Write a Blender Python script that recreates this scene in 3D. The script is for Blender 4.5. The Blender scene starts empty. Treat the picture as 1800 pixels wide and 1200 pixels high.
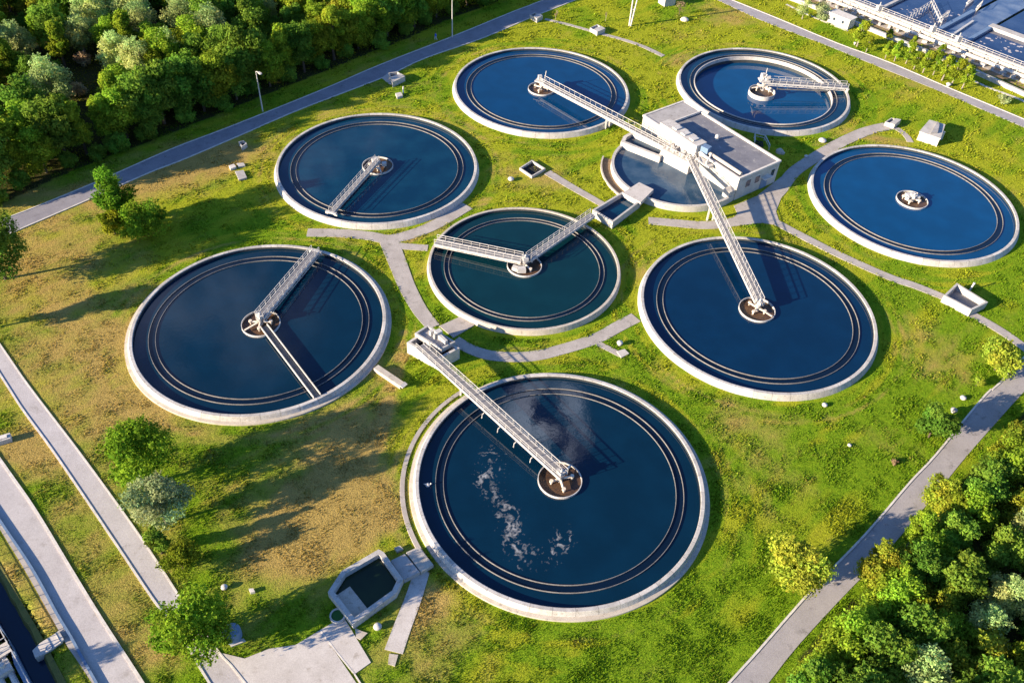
import bpy, bmesh, math, random
import numpy as np
from mathutils import Matrix, Vector

scene = bpy.context.scene
COL = scene.collection
R = math.radians
rng = np.random.default_rng(11)
random.seed(5)

# ------------------------------------------------------------------ camera
CAM_F, CAM_P, CAM_R, CAM_H = 1515.88, 0.775695, 0.06377, 95.605
cp, sp = math.cos(CAM_P), math.sin(CAM_P)
cr, sr = math.cos(CAM_R), math.sin(CAM_R)
X0 = Vector((1, 0, 0)); DN = Vector((0, -sp, -cp)); FW = Vector((0, cp, -sp))
RI = X0 * cr - DN * sr
DO = X0 * sr + DN * cr
cam_data = bpy.data.cameras.new('camera')
cam = bpy.data.objects.new('camera', cam_data)
COL.objects.link(cam)
m = Matrix.Identity(4)
for i in range(3):
    m[i][0] = RI[i]; m[i][1] = -DO[i]; m[i][2] = -FW[i]
m[2][3] = CAM_H
cam.matrix_world = m
cam_data.sensor_width = 36.0
cam_data.lens = CAM_F / 1800 * 36
cam_data.clip_start = 1.0
cam_data.clip_end = 9000
scene.camera = cam

# ------------------------------------------------------------------ world and sun
SUN_EL, SUN_AZ = R(16.5), R(205.5)      # azimuth measured from +X towards +Y
world = bpy.data.worlds.new('World')
scene.world = world
world.use_nodes = True
wn = world.node_tree.nodes; wl = world.node_tree.links
for n in list(wn): wn.remove(n)
w_out = wn.new('ShaderNodeOutputWorld'); w_bg = wn.new('ShaderNodeBackground')
sky = wn.new('ShaderNodeTexSky'); sky.sky_type = 'NISHITA'; sky.sun_disc = False
sky.sun_elevation = SUN_EL; sky.sun_rotation = R(90) - SUN_AZ
sky.air_density = 1.0; sky.dust_density = 0.4; sky.ozone_density = 2.5
w_bg.inputs['Strength'].default_value = 0.075
# a few thin clouds high in the sky (they are what the still water mirrors)
tc = wn.new('ShaderNodeTexCoord')
nz = wn.new('ShaderNodeTexNoise'); nz.inputs['Scale'].default_value = 14.0
nz.inputs['Detail'].default_value = 7; nz.inputs['Roughness'].default_value = .62
wl.new(tc.outputs['Generated'], nz.inputs['Vector'])
def sky_dir(u, v):
    a = (u - 900) / CAM_F; b = (v - 600) / CAM_F
    d = RI * a + DO * b + FW
    d.z = -d.z
    return d.normalized()
def cloud_mask(u, v, lo, hi):
    d = sky_dir(u, v)
    dot = wn.new('ShaderNodeVectorMath'); dot.operation = 'DOT_PRODUCT'
    nrm = wn.new('ShaderNodeVectorMath'); nrm.operation = 'NORMALIZE'
    wl.new(tc.outputs['Generated'], nrm.inputs[0])
    wl.new(nrm.outputs[0], dot.inputs[0]); dot.inputs[1].default_value = d
    mr = wn.new('ShaderNodeMapRange'); mr.interpolation_type = 'SMOOTHSTEP'
    mr.inputs['From Min'].default_value = math.cos(lo); mr.inputs['From Max'].default_value = math.cos(hi)
    wl.new(dot.outputs['Value'], mr.inputs['Value'])
    return mr.outputs['Result']
def mmath(op, a, b):
    n = wn.new('ShaderNodeMath'); n.operation = op; n.use_clamp = (op == 'ADD')
    for k, s in enumerate((a, b)):
        if isinstance(s, (int, float)): n.inputs[k].default_value = s
        else: wl.new(s, n.inputs[k])
    return n.outputs[0]
def thresh(lo, hi):
    mr = wn.new('ShaderNodeMapRange'); mr.interpolation_type = 'SMOOTHSTEP'
    mr.inputs['From Min'].default_value = lo; mr.inputs['From Max'].default_value = hi
    wl.new(nz.outputs['Fac'], mr.inputs['Value'])
    return mr.outputs['Result']
c1 = mmath('MULTIPLY', cloud_mask(962, 742, R(3.6), R(1.0)), thresh(.46, .58))
c2 = mmath('MULTIPLY', cloud_mask(375, 530, R(8.0), R(1.0)), thresh(.35, .75))
c2 = mmath('MULTIPLY', c2, .15)
c3 = mmath('MULTIPLY', cloud_mask(580, 250, R(5.0), R(.5)), thresh(.45, .75))
c3 = mmath('MULTIPLY', c3, .13)
call = mmath('ADD', mmath('ADD', c1, c2), c3)
wmix = wn.new('ShaderNodeMix'); wmix.data_type = 'RGBA'
wl.new(call, wmix.inputs['Factor'])
wtint = wn.new('ShaderNodeMix'); wtint.data_type = 'RGBA'; wtint.blend_type = 'MULTIPLY'
wtint.inputs['Factor'].default_value = 1; wtint.inputs['B'].default_value = (.68, .84, 1.12, 1)   # deep clear evening blue
wl.new(sky.outputs['Color'], wtint.inputs['A'])
wl.new(wtint.outputs['Result'], wmix.inputs['A'])
wmix.inputs['B'].default_value = (19.0, 21.0, 26.0, 1)
wl.new(wmix.outputs['Result'], w_bg.inputs['Color'])
wl.new(w_bg.outputs[0], w_out.inputs['Surface'])

sun_data = bpy.data.lights.new('sun', 'SUN')
sun_data.energy = 5.0; sun_data.angle = R(0.5); sun_data.color = (1.0, .83, .60)
sun = bpy.data.objects.new('sun', sun_data); COL.objects.link(sun)
sdir = Vector((math.cos(SUN_AZ) * math.cos(SUN_EL), math.sin(SUN_AZ) * math.cos(SUN_EL), math.sin(SUN_EL)))
sun.rotation_euler = sdir.to_track_quat('Z', 'Y').to_euler()
sun.location = sdir * 200

scene.view_settings.view_transform = 'Standard'
scene.view_settings.look = 'None'
scene.view_settings.exposure = 1.62
scene.view_settings.gamma = 1.0
scene.view_settings.use_curve_mapping = False

# ------------------------------------------------------------------ helpers
def P(u, v, z=0.0):
    """point of the photograph (1800 x 1200) where its ray meets height z"""
    d = RI * ((u - 900) / CAM_F) + DO * ((v - 600) / CAM_F) + FW
    t = (z - CAM_H) / d.z
    return (d.x * t, d.y * t)
def PX(pts, z=0.0): return [P(u, v, z) for u, v in pts]
def to_px(x, y, z=0.0):
    dx, dy, dz = x, y, z - CAM_H
    zc = dx * FW.x + dy * FW.y + dz * FW.z
    return (900 + CAM_F * (dx * RI.x + dy * RI.y + dz * RI.z) / zc,
            600 + CAM_F * (dx * DO.x + dy * DO.y + dz * DO.z) / zc)

def area2(p): return sum(p[i][0] * p[(i + 1) % len(p)][1] - p[(i + 1) % len(p)][0] * p[i][1] for i in range(len(p)))
def ccw(p): return list(p) if area2(p) > 0 else list(p)[::-1]
def inset(poly, d):
    """offset a counter-clockwise polygon inwards by d"""
    p = ccw(poly); n = len(p); out = []
    for i in range(n):
        a, b, c = p[i - 1], p[i], p[(i + 1) % n]
        e1 = Vector((b[0] - a[0], b[1] - a[1])).normalized(); e2 = Vector((c[0] - b[0], c[1] - b[1])).normalized()
        n1 = Vector((-e1.y, e1.x)); n2 = Vector((-e2.y, e2.x))
        k = n1 + n2
        k = k * (d / max(.3, k.dot(n1)))
        out.append((b[0] + k.x, b[1] + k.y))
    return out
def smooth(pts, n=6):
    """Catmull-Rom through 2-D points"""
    out = []
    q = [pts[0]] + list(pts) + [pts[-1]]
    for i in range(1, len(q) - 2):
        p0, p1, p2, p3 = [np.array(q[i + k], float) for k in (-1, 0, 1, 2)]
        for t in np.linspace(0, 1, n, endpoint=False):
            out.append(tuple(.5 * (2 * p1 + (p2 - p0) * t + (2 * p0 - 5 * p1 + 4 * p2 - p3) * t * t + (3 * p1 - p0 - 3 * p2 + p3) * t ** 3)))
    out.append(tuple(pts[-1]))
    return out
def ribbon(pts, w):
    """polygon of width w (number or list) round a centre line"""
    n = len(pts); L, Rr = [], []
    for i in range(n):
        a = Vector(pts[max(0, i - 1)]); b = Vector(pts[min(n - 1, i + 1)])
        t = (b - a).normalized(); nn = Vector((-t.y, t.x))
        ww = w if isinstance(w, (int, float)) else w[0] + (w[1] - w[0]) * i / (n - 1)
        c = Vector(pts[i])
        L.append(tuple(c + nn * ww / 2)); Rr.append(tuple(c - nn * ww / 2))
    return L + Rr[::-1]

class MB:
    """collects shapes for ONE mesh object"""
    def __init__(s): s.v = []; s.f = []
    def add(s, v, f):
        o = len(s.v); s.v += [tuple(q) for q in v]; s.f += [tuple(i + o for i in q) for q in f]; return s
    def prism(s, poly, z0, z1, bottom=False, top_scale=None):
        p = ccw(poly); n = len(p)
        t = p if top_scale is None else inset(p, top_scale)
        v = [(x, y, z0) for x, y in p] + [(x, y, z1) for x, y in t]
        f = [(i, (i + 1) % n, n + (i + 1) % n, n + i) for i in range(n)] + [tuple(range(n, 2 * n))]
        if bottom: f.append(tuple(range(n - 1, -1, -1)))
        return s.add(v, f)
    def wall_ring(s, poly, z0, z1, th, inner_z=None):
        """wall of thickness th along a closed polygon"""
        p = ccw(poly); q = inset(p, th); n = len(p)
        iz = z0 if inner_z is None else inner_z
        v = [(x, y, z0) for x, y in p] + [(x, y, z1) for x, y in p] + [(x, y, z1) for x, y in q] + [(x, y, iz) for x, y in q]
        f = []
        for i in range(n):
            j = (i + 1) % n
            for k in range(3): f.append((k * n + i, k * n + j, (k + 1) * n + j, (k + 1) * n + i))
        return s.add(v, f)
    def box(s, c, size, rz=0.0, bottom=True):
        cx, cy, cz = c; sx, sy, sz = [q / 2 for q in size]; ca, sa = math.cos(rz), math.sin(rz)
        v = []
        for dz in (-sz, sz):
            for dx, dy in ((-sx, -sy), (sx, -sy), (sx, sy), (-sx, sy)):
                v.append((cx + dx * ca - dy * sa, cy + dx * sa + dy * ca, cz + dz))
        return s.add(v, [(0, 1, 5, 4), (1, 2, 6, 5), (2, 3, 7, 6), (3, 0, 4, 7), (4, 5, 6, 7), (3, 2, 1, 0)])
    def bar(s, a, b, w, h=None):
        """rectangular bar from a to b"""
        a = Vector(a); b = Vector(b); d = (b - a).normalized(); h = w if h is None else h
        up = Vector((0, 0, 1)) if abs(d.z) < .95 else Vector((1, 0, 0))
        x = d.cross(up).normalized(); y = x.cross(d).normalized()
        v = []
        for e in (a, b):
            for i, j in ((-1, -1), (1, -1), (1, 1), (-1, 1)): v.append(e + x * (i * w / 2) + y * (j * h / 2))
        return s.add(v, [(0, 1, 5, 4), (1, 2, 6, 5), (2, 3, 7, 6), (3, 0, 4, 7), (4, 5, 6, 7), (3, 2, 1, 0)])
    def tube(s, pts, rad, n=8, cap=True):
        pts = [Vector(p) for p in pts]; rr = rad if isinstance(rad, (list, tuple)) else [rad] * len(pts)
        v = []; f = []
        for i, p in enumerate(pts):
            d = (pts[min(i + 1, len(pts) - 1)] - pts[max(i - 1, 0)]).normalized()
            up = Vector((0, 0, 1)) if abs(d.z) < .9 else Vector((1, 0, 0))
            x = d.cross(up).normalized(); y = x.cross(d).normalized()
            for k in range(n):
                a = 2 * math.pi * k / n
                v.append(p + (x * math.cos(a) + y * math.sin(a)) * rr[i])
        for i in range(len(pts) - 1):
            for k in range(n):
                f.append((i * n + k, i * n + (k + 1) % n, (i + 1) * n + (k + 1) % n, (i + 1) * n + k))
        if cap: f.append(tuple(range(n - 1, -1, -1))); f.append(tuple(range((len(pts) - 1) * n, len(pts) * n)))
        return s.add(v, f)
    def lathe(s, prof, n=144, c=(0, 0), a0=0.0, a1=2 * math.pi):
        full = abs(a1 - a0 - 2 * math.pi) < 1e-6
        m_ = n if full else n + 1; k = len(prof); v = []; f = []
        for i in range(m_):
            a = a0 + (a1 - a0) * i / n
            for r, z in prof: v.append((c[0] + r * math.cos(a), c[1] + r * math.sin(a), z))
        for i in range(n):
            j = (i + 1) % m_
            for q in range(k - 1): f.append((i * k + q, j * k + q, j * k + q + 1, i * k + q + 1))
        return s.add(v, f)
    def disc(s, r, z, n=96, c=(0, 0)):
        v = [(c[0] + r * math.cos(2 * math.pi * i / n), c[1] + r * math.sin(2 * math.pi * i / n), z) for i in range(n)]
        return s.add(v, [tuple(range(n))])
    def ball(s, c, r, nu=10, nv=6, sz=1.0):
        prof = [(max(1e-3, r * math.sin(math.pi * i / nv)), -r * sz * math.cos(math.pi * i / nv)) for i in range(nv + 1)]
        o = len(s.v); s.lathe([(a, b + c[2]) for a, b in prof], nu, (c[0], c[1])); return s
    def build(s, name, mat, parent=None, smooth_shade=False, origin=None):
        me = bpy.data.meshes.new(name)
        v = s.v
        if origin is not None: v = [(a - origin[0], b - origin[1], c - (origin[2] if len(origin) > 2 else 0)) for a, b, c in v]
        me.from_pydata([tuple(q) for q in v], [], s.f)
        me.materials.append(mat)
        if any(len(q) > 4 for q in s.f):
            bm = bmesh.new(); bm.from_mesh(me)
            bmesh.ops.triangulate(bm, faces=[q for q in bm.faces if len(q.verts) > 4], ngon_method='EAR_CLIP')
            bm.to_mesh(me); bm.free()
        if smooth_shade:
            me.shade_smooth()
            me.set_sharp_from_angle(angle=R(35))
        me.update()
        o = bpy.data.objects.new(name, me); COL.objects.link(o)
        if origin is not None: o.location = (origin[0], origin[1], origin[2] if len(origin) > 2 else 0)
        if parent is not None:
            o.parent = parent
            if origin is None:
                # vertices were given in world space: shift them to the parent's frame
                L = Vector((0, 0, 0)); q = parent
                while q is not None: L = L + q.location; q = q.parent
                if L.length > 0: me.transform(Matrix.Translation(-L)); me.update()
        return o

def fast_mesh(name, V, F, mat, parent=None, cols=None, cname='tint', local=False):
    """V (n,3), F (m,3|4) numpy arrays"""
    V = np.asarray(V, np.float32); F = np.asarray(F, np.int32); k = F.shape[1]
    me = bpy.data.meshes.new(name)
    me.vertices.add(len(V)); me.vertices.foreach_set('co', V.ravel())
    me.loops.add(F.size); me.loops.foreach_set('vertex_index', F.ravel())
    me.polygons.add(len(F)); me.polygons.foreach_set('loop_start', np.arange(0, F.size, k, dtype=np.int32))
    if cols is not None:
        at = me.color_attributes.new(cname, 'FLOAT_COLOR', 'POINT')
        c4 = np.ones((len(V), 4), np.float32); c4[:, :3] = cols
        at.data.foreach_set('color', c4.ravel())
    me.materials.append(mat)
    me.update(calc_edges=True); me.validate()
    o = bpy.data.objects.new(name, me); COL.objects.link(o)
    if parent is not None: o.parent = parent
    return o

def tag(o, label=None, cat=None, group=None, kind=None):
    if label: o['label'] = label
    if cat: o['category'] = cat
    if group: o['group'] = group
    if kind: o['kind'] = kind
    return o
def thing(name, label, cat, loc=(0, 0, 0), rz=0.0, group=None):
    o = bpy.data.objects.new(name, None); COL.objects.link(o)
    o.empty_display_size = .5
    o.location = (loc[0], loc[1], loc[2] if len(loc) > 2 else 0); o.rotation_euler = (0, 0, rz)
    return tag(o, label, cat, group)
def dup(root, loc, rz, scale=1.0, label=None, group=None):
    r = root.copy(); COL.objects.link(r); r.location = loc; r.rotation_euler = (0, 0, rz)
    r.scale = (scale, scale, scale) if isinstance(scale, (int, float)) else scale
    if label: r['label'] = label
    if group: r['group'] = group
    for ch in list(root.children):
        c = ch.copy(); COL.objects.link(c); c.parent = r
        for g in list(ch.children):
            d = g.copy(); COL.objects.link(d); d.parent = c
    return r

# numpy value noise --------------------------------------------------------
_perm = rng.random((256, 256)).astype(np.float32)
def vnoise(x, y):
    xi = np.floor(x).astype(int); yi = np.floor(y).astype(int); fx = x - xi; fy = y - yi
    fx = fx * fx * (3 - 2 * fx); fy = fy * fy * (3 - 2 * fy)
    g = lambda a, b: _perm[a & 255, b & 255]
    return (g(xi, yi) * (1 - fx) + g(xi + 1, yi) * fx) * (1 - fy) + (g(xi, yi + 1) * (1 - fx) + g(xi + 1, yi + 1) * fx) * fy
def fbm(x, y, o=4):
    s = 0; a = .5; t = 0
    for _ in range(o):
        s = s + a * vnoise(x, y); t += a; x = x * 2.03 + 17.3; y = y * 2.03 + 5.1; a *= .5
    return s / t
def in_poly(x, y, poly):
    x = np.asarray(x); y = np.asarray(y); r = np.zeros(x.shape, bool)
    n = len(poly)
    for i in range(n):
        x1, y1 = poly[i]; x2, y2 = poly[(i + 1) % n]
        if y1 == y2: continue
        c = ((y1 > y) != (y2 > y)) & (x < (x2 - x1) * (y - y1) / (y2 - y1) + x1)
        r ^= c
    return r

# ------------------------------------------------------------------ materials
def new_mat(name):
    m_ = bpy.data.materials.new(name); m_.use_nodes = True
    nt = m_.node_tree
    for n in list(nt.nodes): nt.nodes.remove(n)
    out = nt.nodes.new('ShaderNodeOutputMaterial')
    return m_, nt, out
def rgba(c): return (c[0], c[1], c[2], 1)
def stained(name, c1, c2, scale=.6, rough=.85, bump=.15, detail=6, fine=9.0, c3=None, spec=.3):
    """two-tone noisy surface with an optional sparse stain colour"""
    m_, nt, out = new_mat(name); N = nt.nodes; L = nt.links
    b = N.new('ShaderNodeBsdfPrincipled'); b.inputs['Roughness'].default_value = rough
    b.inputs['Specular IOR Level'].default_value = spec
    g = N.new('ShaderNodeNewGeometry')
    n1 = N.new('ShaderNodeTexNoise'); n1.inputs['Scale'].default_value = scale; n1.inputs['Detail'].default_value = detail
    n1.inputs['Roughness'].default_value = .65
    n2 = N.new('ShaderNodeTexNoise'); n2.inputs['Scale'].default_value = fine; n2.inputs['Detail'].default_value = 3
    L.new(g.outputs['Position'], n1.inputs['Vector']); L.new(g.outputs['Position'], n2.inputs['Vector'])
    mr = N.new('ShaderNodeMapRange'); mr.inputs['From Min'].default_value = .35; mr.inputs['From Max'].default_value = .68
    L.new(n1.outputs['Fac'], mr.inputs['Value'])
    mx = N.new('ShaderNodeMix'); mx.data_type = 'RGBA'
    mx.inputs['A'].default_value = rgba(c1); mx.inputs['B'].default_value = rgba(c2)
    L.new(mr.outputs['Result'], mx.inputs['Factor'])
    col = mx.outputs['Result']
    if c3 is not None:
        n3 = N.new('ShaderNodeTexNoise'); n3.inputs['Scale'].default_value = scale * 2.3; n3.inputs['Detail'].default_value = 8
        n3.inputs['Roughness'].default_value = .7
        L.new(g.outputs['Position'], n3.inputs['Vector'])
        m3 = N.new('ShaderNodeMapRange'); m3.inputs['From Min'].default_value = .56; m3.inputs['From Max'].default_value = .68
        L.new(n3.outputs['Fac'], m3.inputs['Value'])
        x3 = N.new('ShaderNodeMix'); x3.data_type = 'RGBA'; x3.inputs['B'].default_value = rgba(c3)
        L.new(m3.outputs['Result'], x3.inputs['Factor']); L.new(col, x3.inputs['A']); col = x3.outputs['Result']
    x2 = N.new('ShaderNodeMix'); x2.data_type = 'RGBA'; x2.blend_type = 'MULTIPLY'; x2.inputs['Factor'].default_value = 1
    m2 = N.new('ShaderNodeMapRange'); m2.inputs['From Min'].default_value = .3; m2.inputs['From Max'].default_value = .7
    m2.inputs['To Min'].default_value = .84; m2.inputs['To Max'].default_value = 1.1
    L.new(n2.outputs['Fac'], m2.inputs['Value'])
    L.new(col, x2.inputs['A']); L.new(m2.outputs['Result'], x2.inputs['B'])
    L.new(x2.outputs['Result'], b.inputs['Base Color'])
    bp = N.new('ShaderNodeBump'); bp.inputs['Strength'].default_value = bump; bp.inputs['Distance'].default_value = .05
    L.new(n2.outputs['Fac'], bp.inputs['Height']); L.new(bp.outputs['Normal'], b.inputs['Normal'])
    L.new(b.outputs[0], out.inputs['Surface'])
    return m_
def water_mat(name, col, ior=1.42, rip=.012, rough=.035, murk=None):
    m_, nt, out = new_mat(name); N = nt.nodes; L = nt.links
    b = N.new('ShaderNodeBsdfPrincipled'); b.inputs['Roughness'].default_value = rough
    b.inputs['IOR'].default_value = ior
    g = N.new('ShaderNodeNewGeometry')
    n1 = N.new('ShaderNodeTexNoise'); n1.inputs['Scale'].default_value = .22; n1.inputs['Detail'].default_value = 6
    L.new(g.outputs['Position'], n1.inputs['Vector'])
    mx = N.new('ShaderNodeMix'); mx.data_type = 'RGBA'
    mx.inputs['A'].default_value = rgba(col)
    c2 = murk if murk else [q * 1.25 for q in col]
    mx.inputs['B'].default_value = rgba(c2)
    mr = N.new('ShaderNodeMapRange'); mr.inputs['From Min'].default_value = .4; mr.inputs['From Max'].default_value = .7
    L.new(n1.outputs['Fac'], mr.inputs['Value']); L.new(mr.outputs['Result'], mx.inputs['Factor'])
    L.new(mx.outputs['Result'], b.inputs['Base Color'])
    n2 = N.new('ShaderNodeTexNoise'); n2.inputs['Scale'].default_value = 1.6; n2.inputs['Detail'].default_value = 3
    L.new(g.outputs['Position'], n2.inputs['Vector'])
    bp = N.new('ShaderNodeBump'); bp.inputs['Strength'].default_value = rip * 10; bp.inputs['Distance'].default_value = .02
    L.new(n2.outputs['Fac'], bp.inputs['Height']); L.new(bp.outputs['Normal'], b.inputs['Normal'])
    L.new(b.outputs[0], out.inputs['Surface'])
    return m_
def leaf_mat(name, base, trans=.35, var=.22):
    """leaf colour from the mesh's per-leaf tint attribute"""
    m_, nt, out = new_mat(name); N = nt.nodes; L = nt.links
    at = N.new('ShaderNodeAttribute'); at.attribute_name = 'tint'
    mx = N.new('ShaderNodeMix'); mx.data_type = 'RGBA'; mx.blend_type = 'MULTIPLY'; mx.inputs['Factor'].default_value = 1
    mx.inputs['A'].default_value = rgba(base); L.new(at.outputs['Color'], mx.inputs['B'])
    oi = N.new('ShaderNodeObjectInfo')
    hs = N.new('ShaderNodeHueSaturation')
    mh = N.new('ShaderNodeMapRange'); mh.inputs['To Min'].default_value = .485; mh.inputs['To Max'].default_value = .515
    mv = N.new('ShaderNodeMapRange'); mv.inputs['To Min'].default_value = 1 - var; mv.inputs['To Max'].default_value = 1 + var
    L.new(oi.outputs['Random'], mh.inputs['Value'])
    ma = N.new('ShaderNodeMath'); ma.operation = 'MULTIPLY'; ma.inputs[1].default_value = 7.31
    mf = N.new('ShaderNodeMath'); mf.operation = 'FRACT'
    L.new(oi.outputs['Random'], ma.inputs[0]); L.new(ma.outputs[0], mf.inputs[0]); L.new(mf.outputs[0], mv.inputs['Value'])
    L.new(mh.outputs['Result'], hs.inputs['Hue']); L.new(mv.outputs['Result'], hs.inputs['Value'])
    L.new(mx.outputs['Result'], hs.inputs['Color'])
    d = N.new('ShaderNodeBsdfDiffuse'); t = N.new('ShaderNodeBsdfTranslucent')
    L.new(hs.outputs['Color'], d.inputs['Color']); L.new(hs.outputs['Color'], t.inputs['Color'])
    ms = N.new('ShaderNodeMixShader'); ms.inputs['Fac'].default_value = trans
    L.new(d.outputs[0], ms.inputs[1]); L.new(t.outputs[0], ms.inputs[2]); L.new(ms.outputs[0], out.inputs['Surface'])
    return m_

M = {}
M['white'] = stained('pale_concrete', (.50, .475, .45), (.38, .36, .335), .6, c3=(.26, .24, .215))
M['rim'] = stained('rim_concrete', (.56, .53, .50), (.42, .39, .365), .9, c3=(.27, .245, .21))
M['tank_rim'] = stained('tank_rim_concrete', (.58, .55, .52), (.43, .40, .375), .9, c3=(.27, .245, .21))
def add_joints(mat, n):
    nt = mat.node_tree; N = nt.nodes; L = nt.links
    b = [q for q in N if q.type == 'BSDF_PRINCIPLED'][0]; src = b.inputs['Base Color'].links[0].from_socket
    tcn = N.new('ShaderNodeTexCoord'); sp_ = N.new('ShaderNodeSeparateXYZ'); L.new(tcn.outputs['Object'], sp_.inputs[0])
    def mt(op, a, c=None):
        q = N.new('ShaderNodeMath'); q.operation = op
        for k, v in enumerate((a, c)):
            if v is None: continue
            if isinstance(v, (int, float)): q.inputs[k].default_value = v
            else: L.new(v, q.inputs[k])
        return q.outputs[0]
    ang = mt('ARCTAN2', sp_.outputs['Y'], sp_.outputs['X'])
    fr = mt('FRACT', mt('ADD', mt('MULTIPLY', ang, n / 6.28318), 50.3))
    ln = mt('LESS_THAN', fr, .028)
    # every cast panel weathered a little differently
    fl = mt('FLOOR', mt('ADD', mt('MULTIPLY', ang, n / 6.28318), 50.3))
    wv = N.new('ShaderNodeTexWhiteNoise'); wv.noise_dimensions = '1D'; L.new(fl, wv.inputs['W'])
    mr = N.new('ShaderNodeMapRange'); mr.inputs['To Min'].default_value = .78; mr.inputs['To Max'].default_value = 1.08
    L.new(wv.outputs['Value'], mr.inputs['Value'])
    k_ = mt('MULTIPLY', mr.outputs['Result'], mt('SUBTRACT', 1.0, mt('MULTIPLY', ln, .45)))
    x = N.new('ShaderNodeMix'); x.data_type = 'RGBA'; x.blend_type = 'MULTIPLY'; x.inputs['Factor'].default_value = 1
    L.new(src, x.inputs['A']); L.new(k_, x.inputs['B']); L.new(x.outputs['Result'], b.inputs['Base Color'])
add_joints(M['tank_rim'], 44)
M['beige'] = stained('weathered_concrete', (.50, .45, .39), (.40, .35, .29), .8, c3=(.24, .21, .17))
M['grey'] = stained('grey_concrete', (.40, .38, .37), (.31, .29, .28), .5, c3=(.22, .20, .18))
M['path'] = stained('path_concrete', (.43, .39, .36), (.33, .295, .27), .35, c3=(.25, .23, .20))
M['pad'] = stained('pad_concrete', (.55, .51, .48), (.45, .41, .38), .3, c3=(.33, .29, .25))
M['road_light'] = stained('light_road_concrete', (.47, .44, .44), (.40, .37, .37), .25, c3=(.34, .31, .30))
M['road_mid'] = stained('grey_road_asphalt', (.36, .335, .345), (.29, .27, .28), .25, c3=(.19, .175, .175))
M['road_blue'] = stained('dark_road_asphalt', (.27, .26, .29), (.21, .20, .23), .3, c3=(.17, .16, .175))
M['kerb'] = stained('kerb_concrete', (.66, .62, .58), (.50, .46, .42), 1.2)
M['dark_wall'] = stained('dark_concrete', (.035, .042, .05), (.055, .06, .062), 1.0, rough=.5)
M['damp'] = stained('damp_concrete', (.16, .16, .16), (.09, .095, .10), 1.0, rough=.6)
M['paint'] = stained('white_painted_steel', (.56, .54, .52), (.44, .42, .40), 1.5, rough=.5, bump=.03, c3=(.29, .24, .20))
M['deck'] = stained('grey_steel_deck', (.24, .235, .245), (.17, .165, .175), 2.0, rough=.6, c3=(.13, .11, .10))
M['pier'] = stained('cream_painted_steel', (.74, .66, .56), (.58, .48, .38), 2.5, rough=.6, c3=(.36, .22, .13))
M['roof'] = stained('bitumen_roof', (.23, .225, .245), (.15, .15, .175), .35, c3=(.33, .32, .31))
M['glass'] = stained('dark_window_glass', (.03, .05, .09), (.02, .03, .05), 2, rough=.08, spec=.8)
M['dark'] = stained('dark_opening', (.02, .02, .024), (.012, .012, .015), 2)
M['sludge'] = stained('brown_sludge', (.115, .06, .028), (.05, .032, .024), .5, rough=.35, c3=(.02, .022, .03))
M['soil'] = stained('bare_soil', (.27, .185, .11), (.19, .125, .07), 1.2, bump=.5, c3=(.13, .10, .05))
M['bark'] = stained('tree_bark', (.10, .075, .055), (.06, .045, .033), 3, bump=.5)
M['pale_bark'] = stained('pale_tree_bark', (.30, .26, .22), (.20, .17, .14), 3, bump=.5)
M['blue_paint'] = stained('blue_painted_steel', (.16, .24, .36), (.11, .17, .28), 2, rough=.5)
M['rust'] = stained('rusty_steel', (.30, .14, .07), (.19, .09, .05), 3)
M['weir'] = stained('thin_weir_concrete', (.25, .24, .23), (.15, .145, .14), 1.3, c3=(.11, .11, .10))
M['foam'] = stained('dirty_foam', (.56, .52, .52), (.40, .37, .38), 3)
W = {}
W['navy'] = water_mat('navy_water', (.0010, .0155, .036))
W['royal'] = water_mat('royal_blue_water', (.001, .018, .052))
W['blue'] = water_mat('bright_blue_water', (.001, .034, .102))
W['azure'] = water_mat('azure_water', (.001, .043, .124))
W['mid'] = water_mat('mid_blue_water', (.001, .024, .058), murk=(.003, .038, .078))
W['teal'] = water_mat('teal_water', (.0018, .0225, .0315))
W['trough'] = water_mat('dark_trough_water', (.002, .008, .022))
W['churn'] = water_mat('churning_blue_water', (.010, .042, .090), rip=.12, rough=.12, murk=(.06, .10, .15))
W['frothy'] = water_mat('frothy_aerated_water', (.05, .085, .17), rip=.12, rough=.22, murk=(.16, .20, .27))
W['aer'] = water_mat('purple_blue_aerated_water', (.012, .028, .085), rip=.10, rough=.10, murk=(.03, .052, .115))
W['algae'] = water_mat('algae_green_water', (.008, .020, .010), rip=.03, murk=(.018, .035, .014))
W['canal'] = water_mat('canal_water', (.0012, .014, .038))
#--END-PART-1

# ------------------------------------------------------------------ layout data (photograph pixels -> ground)
TANKS = {  # centre x, y, inner radius
    'A': (2.99, 178.31, 19.05), 'B': (54.02, 185.29, 18.95), 'C': (-28.46, 143.53, 18.93), 'D': (76.46, 143.50, 19.05),
    'E': (1.30, 115.76, 16.11), 'F': (-39.69, 97.29, 19.05), 'G': (40.40, 108.15, 18.88), 'H': (7.68, 70.71, 19.01)}
def edge(pts, pre=None, post=None):
    """ground polyline of an edge traced in the photograph, run on at both ends"""
    q = PX(pts)
    if pre:
        d = Vector(q[0]) - Vector(q[1]); d.normalize(); q = [tuple(Vector(q[0]) + d * pre)] + q
    if post:
        d = Vector(q[-1]) - Vector(q[-3]); d.normalize(); q = q + [tuple(Vector(q[-1]) + d * post)]
    return smooth(q, 4)
nw_far = edge([(0, 388), (53, 368), (175, 318), (300, 263), (400, 225), (533, 172), (600, 144), (667, 115), (795, 65), (900, 22), (957, 0)], 40, 60)
nw_near = edge([(50, 397), (143, 357), (260, 305), (317, 283), (423, 238), (517, 197), (600, 165), (683, 133), (747, 103), (850, 67), (937, 30), (1013, 0)], 50, 60)
ne_far = edge([(1285, 0), (1367, 33), (1473, 77), (1563, 110), (1673, 157), (1800, 210)], 60, 60)
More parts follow.
